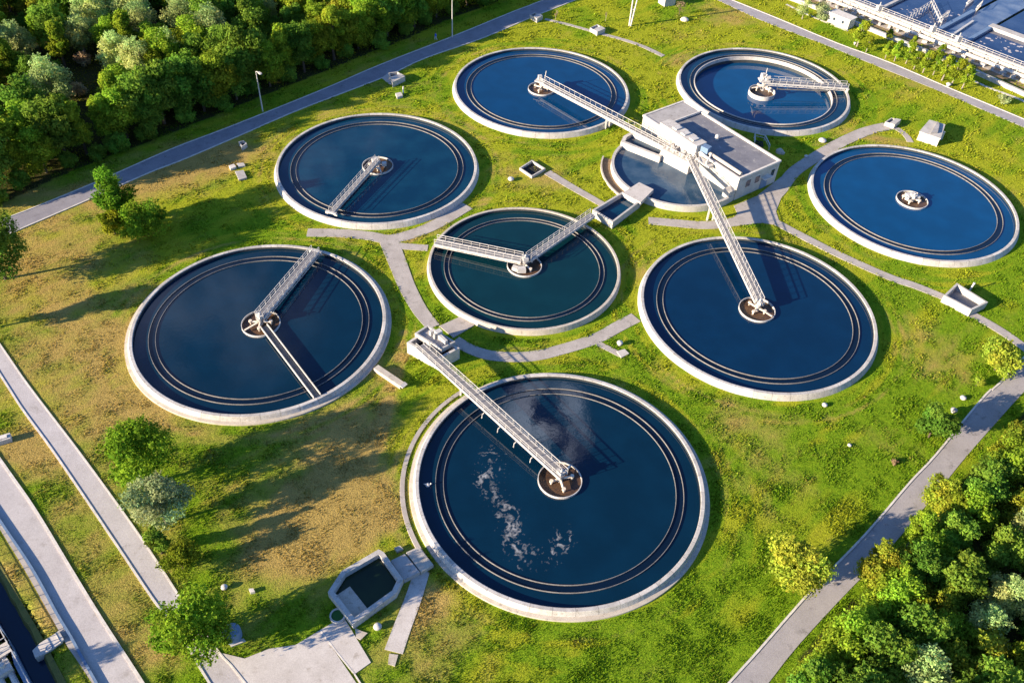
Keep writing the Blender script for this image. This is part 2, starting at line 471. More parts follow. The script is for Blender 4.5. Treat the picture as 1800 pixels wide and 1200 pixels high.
ne_near = edge([(1260, 0), (1340, 37), (1453, 80), (1533, 113), (1667, 167), (1797, 223)], 60, 60)
se_near = edge([(1283, 1198), (1333, 1143), (1430, 1033), (1520, 940), (1600, 847), (1645, 799), (1733, 693), (1798, 630)], 25, 90)
se_far = edge([(1353, 1197), (1400, 1137), (1480, 1050), (1567, 960), (1657, 853), (1701, 799), (1780, 710), (1830, 655)], 25, 70)
wi_left = edge([(0, 658), (40, 720), (97, 798), (200, 950), (267, 1050), (303, 1097), (343, 1157), (367, 1198)], 40, 25)
wi_right = edge([(0, 605), (50, 677), (143, 799), (233, 923), (283, 997), (322, 1057), (386, 1147), (430, 1198)], 40, 25)
wo_right = edge([(0, 807), (60, 893), (123, 997), (180, 1090), (250, 1198)], 40, 25)
wo_left = edge([(0, 915), (57, 1000), (100, 1078), (127, 1123), (168, 1197)], 30, 25)
strip_left = edge([(0, 930), (43, 1000), (103, 1107), (120, 1138), (160, 1197)], 30, 25)
canal_bank = edge([(0, 990), (37, 1055), (72, 1115), (115, 1195)], 30, 20)
canal_wall = edge([(0, 1107), (17, 1135), (50, 1200)], 30, 20)

ROADS = [('road', nw_far, nw_near, M['road_blue'], .050), ('road', ne_far, ne_near, M['road_mid'], .050),
         ('road', se_near, se_far, M['road_mid'], .050), ('road', wi_left, wi_right, M['road_light'], .050),
         ('road', wo_left, wo_right, M['road_light'], .055), ('pavement', strip_left, wo_left, M['path'], .14)]
EXCL = []
for nm, a, b, mt, z in ROADS:
    poly = a + b[::-1]; EXCL.append(poly)
    def resamp(l, k=60):
        l = np.array(l); q = np.concatenate([[0], np.cumsum(np.hypot(*np.diff(l, axis=0).T))]); q = q / q[-1]
        t_ = np.linspace(0, 1, k); return np.stack([np.interp(t_, q, l[:, 0]), np.interp(t_, q, l[:, 1])], -1)
    A_, B_ = resamp(a), resamp(b); k_ = len(A_); v_ = []
    for p, q in zip(A_, B_): v_ += [(p[0], p[1], -.4), (p[0], p[1], z), (q[0], q[1], z), (q[0], q[1], -.4)]
    f_ = [(4 * i + j, 4 * i + j + 1, 4 * i + j + 5, 4 * i + j + 4) for i in range(k_ - 1) for j in range(3)]
    tag(MB().add(v_, f_).build(nm, mt), kind='structure')
def kerb(line, w, z, mt='kerb'):
    tag(MB().prism(ribbon(line, w), -.3, z).build('kerb', M[mt]), kind='structure'); EXCL.append(ribbon(line, w))
kerb(nw_far, .22, .13); kerb(nw_near, .25, .13); kerb(se_near, .26, .14); kerb(ne_far, .25, .12)
kerb(wo_right, .32, .15); kerb(wi_left, .25, .13); kerb(wi_right, .18, .12)

def path(pts, w, mt='path', z=.06, n=5):
    line = smooth(PX(pts), n); poly = ribbon(line, w); EXCL.append(ribbon(line, (w - .5) if isinstance(w, (int, float)) else (w[0] - .5, w[1] - .5)))
    tag(MB().prism(poly, -.3, z).build('path', M[mt]), kind='structure')
path([(540, 409), (600, 410), (650, 415), (690, 420), (755, 400), (822, 362)], (2.3, 2.6), z=.060)
path([(700, 432), (720, 434), (752, 436)], 1.7, z=.064)
path([(684, 425), (700, 465), (716, 505), (738, 545), (762, 575)], (3.4, 2.2), z=.068)
path([(800, 598), (830, 615), (872, 626), (935, 626), (995, 612), (1050, 594), (1085, 575), (1118, 558)], (2.0, 2.3), z=.060)
path([(1050, 603), (1072, 614), (1092, 624)], 1.1, z=.056)
path([(1140, 388), (1185, 392), (1240, 396), (1290, 390), (1330, 372), (1368, 338), (1392, 306), (1420, 285), (1470, 255), (1520, 232), (1560, 222)], (2.2, 3.0), 'path', .060)
_ap = PX([(1272, 400), (1296, 376), (1290, 362), (1330, 345), (1372, 312), (1400, 300), (1392, 322), (1374, 346), (1364, 372), (1372, 397), (1340, 392)]); EXCL.append(_ap)
tag(MB().prism(_ap, -.3, .064).build('concrete_pad', M['path']), kind='structure')
path([(1555, 224), (1575, 226), (1592, 238), (1600, 250)], 1.4, z=.068)
path([(1340, 378), (1400, 410), (1475, 448), (1560, 486), (1610, 503), (1662, 524)], (1.9, 1.7), z=.072)
path([(1700, 548), (1740, 570), (1775, 592), (1810, 618)], 1.8, z=.060)
path([(958, 34), (1000, 44), (1050, 58), (1095, 70), (1130, 82), (1166, 99)], (1.0, 1.4), z=.060)
path([(962, 303), (1000, 326), (1060, 360)], (1.9, 1.6), 'path', .060)
path([(742, 1003), (727, 1050), (708, 1100), (692, 1145)], (1.9, 2.2), 'pad', .060)
for poly, z, mt in (([(388, 1147), (430, 1157), (473, 1140), (520, 1133), (563, 1107), (640, 1220), (440, 1220)], .075, 'pad'),
                    ([(563, 1107), (604, 1084), (652, 1164), (624, 1184)], .095, 'pad'),
                    ([(772, 574), (810, 557), (834, 572), (797, 594)], .16, 'path')):
    p_ = PX(poly); EXCL.append(p_)
    tag(MB().prism(p_, -.3, z).build('concrete_pad', M[mt]), kind='structure')
pad_seam = PX([(564, 1108), (592, 1146), (623, 1184), (645, 1218)])
tag(MB().prism(ribbon(pad_seam, .16), -.3, .11).build('kerb', M['kerb']), kind='structure')

# ------------------------------------------------------------------ ground
CANAL = canal_bank + canal_wall[::-1]
BLD_F = Vector(P(1300, 314, 5.0)); BLD_R = Vector(P(1368, 284.5, 5.0)); BLD_T = Vector(P(1195, 183, 5.0))
BU = (BLD_R - BLD_F).normalized(); BV = Vector((-BU.y, BU.x))
BLD_W = 11.6; BLD_L = 27.2
def bp(u, v): q = BLD_F + BU * u + BV * v; return (q.x, q.y)
BASIN = (30.7, 148.6, 12.6)
AER0 = Vector(P(1430, 2)); AER1 = Vector(P(1800, 152))
for n_, (x, y, r) in TANKS.items():
    EXCL.append([(x + (r + 1.6) * math.cos(a), y + (r + 1.6) * math.sin(a)) for a in np.linspace(0, 2 * math.pi, 60, endpoint=False)])
EXCL.append([(BASIN[0] + 14.9 * math.cos(a), BASIN[1] + 14.9 * math.sin(a)) for a in np.linspace(0, 2 * math.pi, 40, endpoint=False)])
EXCL.append([bp(0, 0), bp(BLD_W, 0), bp(BLD_W, BLD_L), bp(0, BLD_L)])
EXCL.append(CANAL)
OCT = [(577, 1044), (601, 1007), (666, 969), (675, 974), (709, 1021), (697, 1046), (621, 1101)]
EXCL.append(PX(OCT))
forest_edge = smooth(PX([(-150, 425), (20, 350), (100, 312), (180, 280), (280, 242), (383, 201), (483, 160), (593, 117), (630, 101), (710, 70), (807, 27), (860, 9), (900, -12)]), 3)
WOOD_NW = forest_edge + [(10, 330), (-200, 330), (-220, 100)]
WOOD_SE = smooth(PX([(1370, 1215), (1420, 1140), (1495, 1060), (1580, 975), (1670, 875), (1715, 815), (1800, 722), (1850, 670)]), 3) + [(130, 90), (100, 20), (30, 20)]

# dryness: worn or sun-bleached patches seen in the photograph (x px, y px, radius m, weight)
DRY = [(320, 290, 8, .9), (400, 270, 6, .6), (90, 420, 14, .45), (130, 560, 14, .35), (170, 690, 16, .5), (60, 470, 8, .4), (250, 720, 8, .4),
       (590, 790, 6, .6), (640, 740, 5, .6), (530, 900, 8, .55), (610, 880, 7, .7), (690, 880, 5, .5), (560, 960, 5, .5), (470, 985, 4, .5),
       (60, 790, 6, .45), (130, 920, 8, .5), (200, 1040, 7, .45), (260, 1130, 7, .4), (980, 310, 5, .6), (900, 300, 5, .4),
       (1280, 25, 10, .6), (1180, 50, 9, .35), (1510, 240, 6, .6), (1660, 590, 7, .35), (1640, 640, 6, .4), (1350, 760, 8, .25), (1290, 720, 5, .3), (1560, 760, 5, .3),
       (700, 1160, 8, .35), (800, 1120, 6, .3), (750, 1060, 4, .5), (1130, 480, 4, .3), (760, 470, 3, .35), (720, 620, 2.5, .5), (660, 640, 4, .5), (1200, 110, 5, .45), (1590, 140, 8, .35),
       (30, 340, 5, .5), (150, 345, 6, .7), (240, 320, 5, .8), (20, 1010, 5, .5), (90, 1080, 3, .6)]
TRACK = [(696, 655), (688, 680), (682, 705), (676, 725), (671, 745), (666, 765), (660, 785), (653, 805), (645, 825), (704, 628), (708, 606), (710, 585)]
DRY += [(u, v, 1.05, 1.3) for u, v in TRACK]
DRYW = [(P(u, v)[0], P(u, v)[1], r, w) for u, v, r, w in DRY]
def dryness(x, y):
    d = .09 + .50 * (fbm(x * .055 + 3, y * .055, 4) - .5) + .75 * (fbm(x * .42, y * .42 + 9, 4) - .5) + .35 * (fbm(x * .05 + y * .035 + 3, (y - x) * .9, 3) - .5)
    d = d + np.clip((-x - 15) / 120, 0, .12)
    for cx, cy, r, w in DRYW:
        q = np.exp(-((x - cx) ** 2 + (y - cy) ** 2) / (r * r))
        d = d + w * q * (.45 + 1.1 * fbm(x * .22 + cx, y * .22 + cy, 4))
    # mown and driven rings that follow the tanks
    for n_, (tx, ty, tr) in TANKS.items():
        rr = np.hypot(x - tx, y - ty) - tr
        an_ = np.arctan2(y - ty, x - tx)
        d = d + .75 * (fbm(rr * 1.5 + tx, an_ * 2.2 + 9, 3) - .5) * np.exp(-((rr - 4.2) / 3.0) ** 2)
        d = d + .55 * np.exp(-((rr - 3.6) / .35) ** 2) * fbm(x * .12, y * .12 + tr, 2) + .42 * np.exp(-((rr - 5.0) / .35) ** 2) * fbm(x * .1 + 5, y * .1, 2)
    return np.clip(d, 0, 1)
def mowing(x, y):
    s_ = .55 * (fbm((x * .72 - y * .69) * .55, (x * .69 + y * .72) * .035 + 3, 3) - .5)
    for n_, (tx, ty, tr) in TANKS.items():
        rr = np.hypot(x - tx, y - ty) - tr; an_ = np.arctan2(y - ty, x - tx)
        s_ = s_ + 1.1 * (fbm(rr * 1.1 + tx, an_ * 1.4 + 20, 3) - .5) * np.exp(-((rr - 4.5) / 4.0) ** 2)
    return s_
def axis(lo, hi, step, far):
    a = np.arange(lo, hi, step); out_l = []; out_h = []; s = step; p0 = lo; p1 = a[-1]
    while p0 > -far: s *= 1.5; p0 -= s; out_l.append(p0)
    s = step
    while p1 < far: s *= 1.5; p1 += s; out_h.append(p1)
    return np.array(out_l[::-1] + list(a) + out_h)
gx = axis(-150, 165, .7, 4000); gy = axis(12, 285, .7, 4000)
GX, GY = np.meshgrid(gx, gy); nx, ny = len(gx), len(gy)
GZ = .05 * (fbm(GX * .3, GY * .3, 3) - .7)
for n_, (x, y, r) in TANKS.items(): GZ[np.hypot(GX - x, GY - y) < r - .2] = -3
can = in_poly(GX, GY, inset(CANAL, 1.0) if False else [(x - .45, y - .22) for x, y in canal_bank] + canal_wall[::-1]); GZ[can] = -3
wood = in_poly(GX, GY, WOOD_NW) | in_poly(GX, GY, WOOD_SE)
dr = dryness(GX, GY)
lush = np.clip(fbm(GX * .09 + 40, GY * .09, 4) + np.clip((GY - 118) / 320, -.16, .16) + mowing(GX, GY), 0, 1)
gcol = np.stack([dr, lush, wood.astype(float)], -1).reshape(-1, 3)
ii = (np.arange(ny - 1)[:, None] * nx + np.arange(nx - 1)[None, :]).ravel()
GF = np.stack([ii, ii + 1, ii + nx + 1, ii + nx], -1)

GRASS_A, GRASS_B, GRASS_C = (.195, .285, .015), (.115, .216, .011), (.290, .318, .021)
DRY_A, DRY_B = (.44, .295, .105), (.30, .225, .058)
def ground_mat():
    m_, nt, out = new_mat('meadow_ground'); N = nt.nodes; L = nt.links
    b = N.new('ShaderNodeBsdfDiffuse')
    at = N.new('ShaderNodeAttribute'); at.attribute_name = 'tint'
    sx = N.new('ShaderNodeSeparateColor'); L.new(at.outputs['Color'], sx.inputs[0])
    g = N.new('ShaderNodeNewGeometry')
    def noise(s, d=4):
        n = N.new('ShaderNodeTexNoise'); n.inputs['Scale'].default_value = s; n.inputs['Detail'].default_value = d
        n.inputs['Roughness'].default_value = .65
        L.new(g.outputs['Position'], n.inputs['Vector']); return n.outputs['Fac']
    def ramp(x, lo, hi, a=0., b_=1.):
        r = N.new('ShaderNodeMapRange'); r.inputs['From Min'].default_value = lo; r.inputs['From Max'].default_value = hi
        r.inputs['To Min'].default_value = a; r.inputs['To Max'].default_value = b_
        L.new(x, r.inputs['Value']); return r.outputs['Result']
    def mix(f, a, c, bt='MIX'):
        x = N.new('ShaderNodeMix'); x.data_type = 'RGBA'; x.blend_type = bt
        for k, s in (('Factor', f), ('A', a), ('B', c)):
            if isinstance(s, tuple): x.inputs[k].default_value = rgba(s)
            elif isinstance(s, (int, float)): x.inputs[k].default_value = s
            else: L.new(s, x.inputs[k])
        return x.outputs['Result']
    def mth(op, a, c):
        n = N.new('ShaderNodeMath'); n.operation = op
        for k, s in enumerate((a, c)):
            if isinstance(s, (int, float)): n.inputs[k].default_value = s
            else: L.new(s, n.inputs[k])
        return n.outputs[0]
    nf = noise(1.5, 6); nff = noise(5.0, 4)
    grass = mix(ramp(nf, .35, .65), GRASS_A, GRASS_B)
    grass = mix(ramp(sx.outputs[1], .4, .65), grass, GRASS_C)
    dry = mix(ramp(nff, .3, .7), DRY_A, DRY_B)
    f = ramp(mth('ADD', sx.outputs[0], mth('MULTIPLY', mth('SUBTRACT', nff, .5), .9)), .25, 1.0)
    col = mix(f, grass, dry)
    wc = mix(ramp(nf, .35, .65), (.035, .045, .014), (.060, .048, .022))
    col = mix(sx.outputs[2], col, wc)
    col = mix(1.0, col, ramp(noise(7, 5), .3, .7, .68, 1.28), 'MULTIPLY')
    L.new(col, b.inputs['Color'])
    bp_ = N.new('ShaderNodeBump'); bp_.inputs['Strength'].default_value = .9; bp_.inputs['Distance'].default_value = .12
    L.new(mth('ADD', nff, nf), bp_.inputs['Height']); L.new(bp_.outputs['Normal'], b.inputs['Normal'])
    L.new(b.outputs[0], out.inputs['Surface'])
    return m_
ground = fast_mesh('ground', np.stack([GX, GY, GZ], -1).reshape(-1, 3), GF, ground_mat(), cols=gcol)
tag(ground, kind='structure')
bank = canal_bank + [(x - 1.5, y - .75) for x, y in canal_bank][::-1]
_bk = MB(); _n = len(canal_bank)
_bk.add([(x, y, .05) for x, y in canal_bank] + [(x - .6 - .12 * math.sin(i * 2.1), y - .3, .045) for i, (x, y) in enumerate(canal_bank)] + [(x - 1.3, y - .65, -1.8) for x, y in canal_bank], [(i, i + 1, _n + i + 1, _n + i) for i in range(_n - 1)] + [(_n + i, _n + i + 1, 2 * _n + i + 1, 2 * _n + i) for i in range(_n - 1)])
tag(_bk.build('bank', stained('canal_bank_soil', (.19, .165, .045), (.11, .13, .03), 1.2, bump=.5, c3=(.07, .06, .03)), None, True), kind='structure')
tag(MB().prism(CANAL, -.72, -.70).build('water', W['canal']), kind='structure')

# grass tufts over the open ground: uncountable, one object
def grass_tufts(n):
    u = rng.uniform(-40, 1840, int(n * 2.4)); v = rng.uniform(-30, 1230, int(n * 2.4))
    # even cover on the ground, thinned where the picture is small
    d = np.array([RI]) * ((u - 900) / CAM_F)[:, None] + np.array([DO]) * ((v - 600) / CAM_F)[:, None] + np.array([FW])
    t = -CAM_H / d[:, 2]; x = d[:, 0] * t; y = d[:, 1] * t
    keep = np.ones(len(x), bool)
    for p in EXCL:
        p_ = np.array(p); lo = p_.min(0); hi = p_.max(0)
        c = keep & (x > lo[0]) & (x < hi[0]) & (y > lo[1]) & (y < hi[1])
        idx = np.nonzero(c)[0]
        keep[idx[in_poly(x[idx], y[idx], p)]] = False
    x = x[keep][:n]; y = y[keep][:n]; k = len(x)
    dd = dryness(x, y); clump = fbm(x * .5, y * .5, 3); lu = fbm(x * .09 + 40, y * .09, 4) + np.clip((y - 118) / 320, -.16, .16) + mowing(x, y)
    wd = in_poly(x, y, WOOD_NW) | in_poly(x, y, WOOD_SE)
    hh = (.09 + .17 * np.clip((clump - .35) * 2.2, 0, 1)) * .8 * rng.uniform(.6, 1.4, k) * np.where(dd > .5, .75, 1) * (1 + (y - 90) / 220)
    V = []; C = []
    gA, gB, gC, dA, dB = [np.array(q) for q in (GRASS_A, GRASS_B, GRASS_C, DRY_A, DRY_B)]
    f = np.clip((dd + rng.normal(0, .16, k) - .25) / .75, 0, 1)[:, None]
    w1 = rng.random(k)[:, None]; w2 = np.clip((lu - .4) * 4, 0, 1)[:, None]
    c = (gA * w1 + gB * (1 - w1)) * (1 - w2) + gC * w2
    c = c * (1 - f) + (dA * w1 + dB * (1 - w1)) * f
    c = c * rng.uniform(.6, 1.6, k)[:, None]
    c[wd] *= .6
    for j in range(2):
        a = rng.uniform(0, math.pi, k); ca, sa = np.cos(a), np.sin(a)
        wv = hh * rng.uniform(.4, .85, k); lean = rng.normal(0, .35, (k, 2)) * hh[:, None]
        z0 = np.full(k, -.06)
        V.append(np.stack([np.stack([x - ca * wv, y - sa * wv, z0], -1), np.stack([x + ca * wv, y + sa * wv, z0], -1),
                           np.stack([x + lean[:, 0], y + lean[:, 1], hh], -1)], 1))
        C.append(np.repeat(c[:, None, :], 3, 1))
    V = np.concatenate(V).reshape(-1, 3); C = np.concatenate(C).reshape(-1, 3)
    F = np.arange(len(V)).reshape(-1, 3)
    o = fast_mesh('grass', V, F, leaf_mat('grass_blades', (1, 1, 1), .45, 0.0), cols=C)
    tag(o, 'short green and straw-coloured grass growing between the tanks and roads', 'grass', kind='stuff')
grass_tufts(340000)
#--END-PART-2

# ------------------------------------------------------------------ settling tanks
RIM = .95
def drive_parts(root, c, seed, size=1.0, tall=1.0):
    """machinery standing in the feed well: column, motor, cream inlet pipes with caps"""
    r = random.Random(seed); x, y = c
    MB().lathe([(.02, 1.9 * tall), (.55 * size, 1.9 * tall), (.55 * size, 1.55 * tall), (.38 * size, 1.5 * tall), (.38 * size, .1)][::-1], 16, c).build('pier', M['grey'], root)
    dm = MB().box((x + .1, y, 2.15 * tall), (.9 * size, .7 * size, .5 * tall), r.random() * 3)
    dm.tube([(x, y, 2.3 * tall), (x + .15, y + .1, 2.95 * tall)], .16, 8); dm.box((x - .35, y + .25, 2.25 * tall), (.45, .4, .7))
    dm.build('drive_unit', M['paint'], root)
    for k in range(4):
        a = r.random() * .5 + k * math.pi / 2 + seed; l = r.uniform(1.3, 1.9)
        ex, ey = x + math.cos(a) * l, y + math.sin(a) * l
        pp = MB().tube([(x + math.cos(a) * .4, y + math.sin(a) * .4, 1.0), (ex, ey, .95), (ex, ey, .35)], .17, 8)
        cap = MB().tube([(ex, ey, .93), (ex, ey, 1.22)], .27, 10)
        po = pp.build('inlet_pipe', M['pier'], root)
        cap.build('cap', M['pier'], po)
    a = seed * 1.7
    MB().bar((x + math.cos(a) * .5, y + math.sin(a) * .5, 1.1), (x + math.cos(a) * 2.8, y + math.sin(a) * 2.8, .85), .28, .12).build('scraper_arm', M['pier'], root)

def tank(key, label, water, outer_water=None, low=False, beige=False, walk=False, single=False):
    x, y, r = TANKS[key]; c = (x, y)
    root = thing('settling_tank', label, 'settling tank', (x, y, 0), 0, 'round settling tanks')
    ow, base = (r + .55, r + 1.0) if not single else (r + .48, r + .72)
    MB().lathe([(r, RIM - .55), (r, RIM), (r + .06, RIM + .02), (ow - .05, RIM + .02), (ow, RIM - .04), (base, -.15)], 160, c).build('wall', M['beige' if single else 'tank_rim'], root)
    MB().lathe([(r - .012, RIM - .16), (r - .012, -2.6)], 160, c).build('inner_lining', M['dark_wall'], root)  # inner wall face, coloured near black from just below the rim down
    if beige:
        MB().lathe([(base - .3, -.1), (base - .28, .30), (base + .32, .22), (base + .36, -.1)], 160, c).build('footing', M['beige'], root)
    if walk:
        MB().lathe([(base + .95, -.1), (base + .95, .12), (base + 1.55, .12), (base + 1.6, -.1)], 60, c, R(128), R(222)).build('kerb_walk', M['path'], root)
    t_out, t_in = (r - 2.2, r - 3.25) if not single else (r - 2.25, r - 3.05)
    wl_ = .42 if not low else -1.05; wo = .40
    MB().disc(t_in + .02, wl_, 128, c).build('water', W[water], root)
    MB().lathe([(t_out - .05, wo), (r - .005, wo)][::-1], 144, c).build('outer_water', W[outer_water or water], root)
    tz = .56
    MB().lathe([(t_out - .04, -.35), (t_out - .04, tz), (t_out + .03, tz), (t_out + .03, -.6)], 144, c).build('outer_weir', M['weir'], root)
    if low:
        MB().lathe([(t_in + .12, -.2), (t_in + .12, tz), (t_in - .06, tz), (t_in - .06, -.30)], 144, c).build('inner_weir', M['rim'], root)
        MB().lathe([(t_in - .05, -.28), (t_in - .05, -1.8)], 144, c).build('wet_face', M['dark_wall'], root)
        MB().lathe([(t_in, .36), (t_out, .36)][::-1], 144, c).build('trough_water', W['trough'], root)
    else:
        MB().lathe([(t_in + .04, -.35), (t_in + .04, tz), (t_in - .03, tz), (t_in - .03, -.6)][::1], 144, c).build('inner_weir', M['weir'], root)
        MB().lathe([(t_in, .40), (t_out, .40)][::-1], 144, c).build('trough_water', W['trough'], root)
    # centre feed well
    fr = 3.0
    fz = wl_ + (.35 if not low else 1.0)
    MB().lathe([(fr - .09, -1.6), (fr - .09, fz), (fr + .02, fz), (fr + .02, -1.6)], 72, c).build('feed_well', M['paint'], root)
    MB().disc(fr - .1, wl_ + .03, 64, c).build('sludge', M['sludge'], root)
    return root
tanks = {}
tanks['A'] = tank('A', 'round back tank with a white footbridge from its hub to the building', 'blue')
tanks['B'] = tank('B', 'round tank at the back with lowered water and a thick white inner ring showing', 'azure', 'mid', low=True)
tanks['C'] = tank('C', 'round blue tank beside the far road with a thin slanting lattice arm', 'mid')
tanks['D'] = tank('D', 'bright blue round tank with no bridge, nearest the right edge', 'azure')
tanks['E'] = tank('E', 'small greenish round tank in the middle with two arms meeting at its hub', 'teal', beige=False, single=True)
tanks['F'] = tank('F', 'large left round tank with a lattice bridge and narrow channel meeting at its hub', 'navy', beige=True)
tanks['G'] = tank('G', 'deep blue round tank right of centre under the end of a long white footbridge', 'royal')
tanks['H'] = tank('H', 'nearest and largest looking round tank with pale foam drifting on dark water', 'navy', beige=True, walk=True)
for k_, sd in (('A', 1), ('B', 2), ('C', 3), ('D', 4), ('E', 5), ('F', 6), ('G', 7), ('H', 8)):
    drive_parts(tanks[k_], TANKS[k_][:2], sd, 1.25 if k_ in 'BDE' else .9, 1.35 if k_ == 'B' else (.7 if k_ in 'CD' else 1.0))
# extra machinery seen at single hubs
x, y, r = TANKS['D']; MB().box((x - .3, y + .5, 1.35), (2.0, 1.3, .5), .3).box((x - 1.2, y - .4, 1.2), (.8, .7, .6), .8).box((x + .9, y + .2, 1.2), (.6, 1.0, .6), .2).build('platform', M['paint'], tanks['D'])
x, y, r = TANKS['E']; MB().box((x - .5, y - 1.6, .95), (1.5, 1.0, .8), .15).box((x - 1.6, y - 1.3, .9), (.9, .8, .8), -.3).build('platform', M['paint'], tanks['E'])
x, y, r = TANKS['C']; MB().box((x - .6, y + .9, 1.2), (1.2, .9, .7), .5).box((x + 1.3, y, 1.1), (.9, .8, .6), .2).build('platform', M['paint'], tanks['C'])
x, y, r = TANKS['B']; MB().box((x - .2, y, 2.6), (2.4, 2.0, .25), .1).box((x - .6, y + .5, 3.3), (.8, .8, 1.3), .4).box((x + .6, y + .1, 3.1), (.9, .7, 1.0), .1).tube([(x, y + .6, 3), (x, y + .6, 5.2)], .09).tube([(x - .9, y - .6, 2.7), (x - .9, y - .6, 4.0)], .1).build('platform', M['paint'], tanks['B'])
x, y, r = TANKS['A']; MB().box((x - .3, y, 2.6), (2.2, 2.0, .2), -.4).box((x - .5, y + .5, 3.1), (.8, .7, 1.0), .3).tube([(x + .6, y + .6, 2.7), (x + .8, y + .7, 4.6)], .09).build('platform', M['paint'], tanks['A'])

# foam on the nearest tank, drawn out along the current
def foam():
    line = smooth(PX([(862, 800), (864, 840), (872, 872), (895, 900), (903, 935), (910, 962), (955, 972), (985, 945)], .45), 6)
    L_ = np.array(line)
    x0, y0 = L_.min(0) - 4.0; x1, y1 = L_.max(0) + 5.0; s = .085
    gx_, gy_ = np.meshgrid(np.arange(x0, x1, s), np.arange(y0, y1, s))
    dm = np.full(gx_.shape, 99.); 
    for a in L_: dm = np.minimum(dm, np.hypot(gx_ - a[0], gy_ - a[1]))
    wx = (fbm(gx_ * .5, gy_ * .5, 4) - .5) * 5; wy = (fbm(gx_ * .5 + 30, gy_ * .5, 4) - .5) * 5
    n_ = fbm(gx_ * .8 + wx, gy_ * .45 + wy, 5)
    ridge = 1 - np.abs(fbm(gx_ * .55 + wx + 7, gy_ * .55 + wy, 4) - .5) * 9
    den = (n_ - .47) * 3.4 + .55 * ridge - .55 * dm + .16
    spk = np.clip((fbm(gx_ * 2.6 + wx, gy_ * 2.6 + wy, 3) - .70) * 9, 0, 1) * np.clip(1.0 - dm / 3.2, 0, 1)
    fine = fbm(gx_ * 4.5, gy_ * 4.5, 3)
    al = np.clip(den, 0, 1) * (.62 + .35 * (fine - .3)); al = np.clip(np.maximum(al, spk * .25), 0, 1)
    on = (al[:-1, :-1] + al[1:, :-1] + al[:-1, 1:] + al[1:, 1:]) > .12
    jj, kk = np.nonzero(on); nx_ = gx_.shape[1]
    F = np.stack([jj * nx_ + kk, jj * nx_ + kk + 1, (jj + 1) * nx_ + kk + 1, (jj + 1) * nx_ + kk], -1)
    u_, inv = np.unique(F, return_inverse=True)
    V = np.stack([gx_.ravel()[u_], gy_.ravel()[u_], np.full(len(u_), .432)], -1)
    C = np.repeat(al.ravel()[u_][:, None], 3, 1)
    m_, nt, out = new_mat('thin_foam'); N = nt.nodes; L = nt.links
    at = N.new('ShaderNodeAttribute'); at.attribute_name = 'tint'
    d = N.new('ShaderNodeBsdfDiffuse'); d.inputs['Color'].default_value = (.40, .41, .43, 1)
    t = N.new('ShaderNodeBsdfTransparent'); ms = N.new('ShaderNodeMixShader')
    L.new(at.outputs['Fac'], ms.inputs['Fac']); L.new(t.outputs[0], ms.inputs[1]); L.new(d.outputs[0], ms.inputs[2]); L.new(ms.outputs[0], out.inputs['Surface'])
    o = fast_mesh('foam', V, inv.reshape(-1, 4), m_, cols=C)
    tag(o, 'thin wisps of pale foam drifting on the dark water of the nearest tank', 'foam', kind='stuff')
foam()

# ------------------------------------------------------------------ bridges
def bridge(name, label, a, b, width=1.3, rail=1.05, lattice=0.0, rail_w=.075, deck='deck', edge_w=.16, cat='footbridge', group='bridges over the tanks', step=1.5, legs=()):
    """deck from a to b (x, y, z) with railings, side beams and optional lattice girders"""
    a = Vector(a); b = Vector(b); mid = (a + b) / 2
    root = thing(name, label, cat, (mid.x, mid.y, 0), 0, group)
    d = (b - a); L = d.length; t = d.normalized(); n = Vector((-t.y, t.x, 0)).normalized()
    dk = MB().bar(a, b, width, .07)
    k = 0
    dk.build('deck', M[deck], root)
    for s in (-1, 1):
        o = n * (s * width / 2)
        MB().bar(a + o + Vector((0, 0, -.1)), b + o + Vector((0, 0, -.1)), edge_w, .34).build('beam', M['paint'], root)
        if rail > 0:
            rl = MB()
            rl.bar(a + o + Vector((0, 0, rail)), b + o + Vector((0, 0, rail)), rail_w)
            rl.bar(a + o + Vector((0, 0, rail * .55)), b + o + Vector((0, 0, rail * .55)), rail_w * .8)
            q = max(2, int(L / step))
            for i in range(q + 1):
                p = a + d * (i / q) + o
                rl.bar(p, p + Vector((0, 0, rail)), rail_w * .9)
            rl.build('railing', M['paint'], root)
        if lattice > 0:
            g = MB(); q = max(2, int(L / 1.2)); lo = Vector((0, 0, -lattice))
            g.bar(a + o + lo, b + o + lo, .12)
            for i in range(q):
                p = a + d * (i / q) + o; p2 = a + d * ((i + 1) / q) + o
                g.bar(p + lo, p2, .07) if i % 2 else g.bar(p, p2 + lo, .07)
                g.bar(p, p + lo, .07)
            g.build('lattice_girder', M['paint'], root)
    for f_, w, zb in legs:
        p = a + d * f_
        lg = MB()
        for s in (-1, 1): lg.bar((p.x + n.x * s * width * .4, p.y + n.y * s * width * .4, zb), (p.x + n.x * s * width * .4, p.y + n.y * s * width * .4, p.z - .2), w)
        lg.build('leg', M['paint'], root)
    return root
def cz(k, z, off=(0, 0)): return (TANKS[k][0] + off[0], TANKS[k][1] + off[1], z)
blkA = P(1172, 256, 3.4); blkG = P(1212, 276, 3.8)
bridge('footbridge', 'white railed footbridge from the building to the hub of the back left tank', cz('A', 2.5), (*blkA, 3.3), 1.45, rail_w=.08, edge_w=.16, lattice=.5, legs=((.56, .3, .0),))
bridge('footbridge', 'white railed footbridge from the building down over the deep blue tank', (*blkG, 3.9), cz('G', 2.2), 1.35, rail_w=.08, edge_w=.20, lattice=.0, legs=((.38, .3, .0),))
pumpA = P(738, 607, 3.0)
br = bridge('footbridge', 'white railed footbridge from the pump house to the hub of the nearest tank', (*pumpA, 2.9), cz('H', 2.0, (.4, -.4)), 1.4, rail_w=.08, edge_w=.18, legs=((.33, .25, .9),))
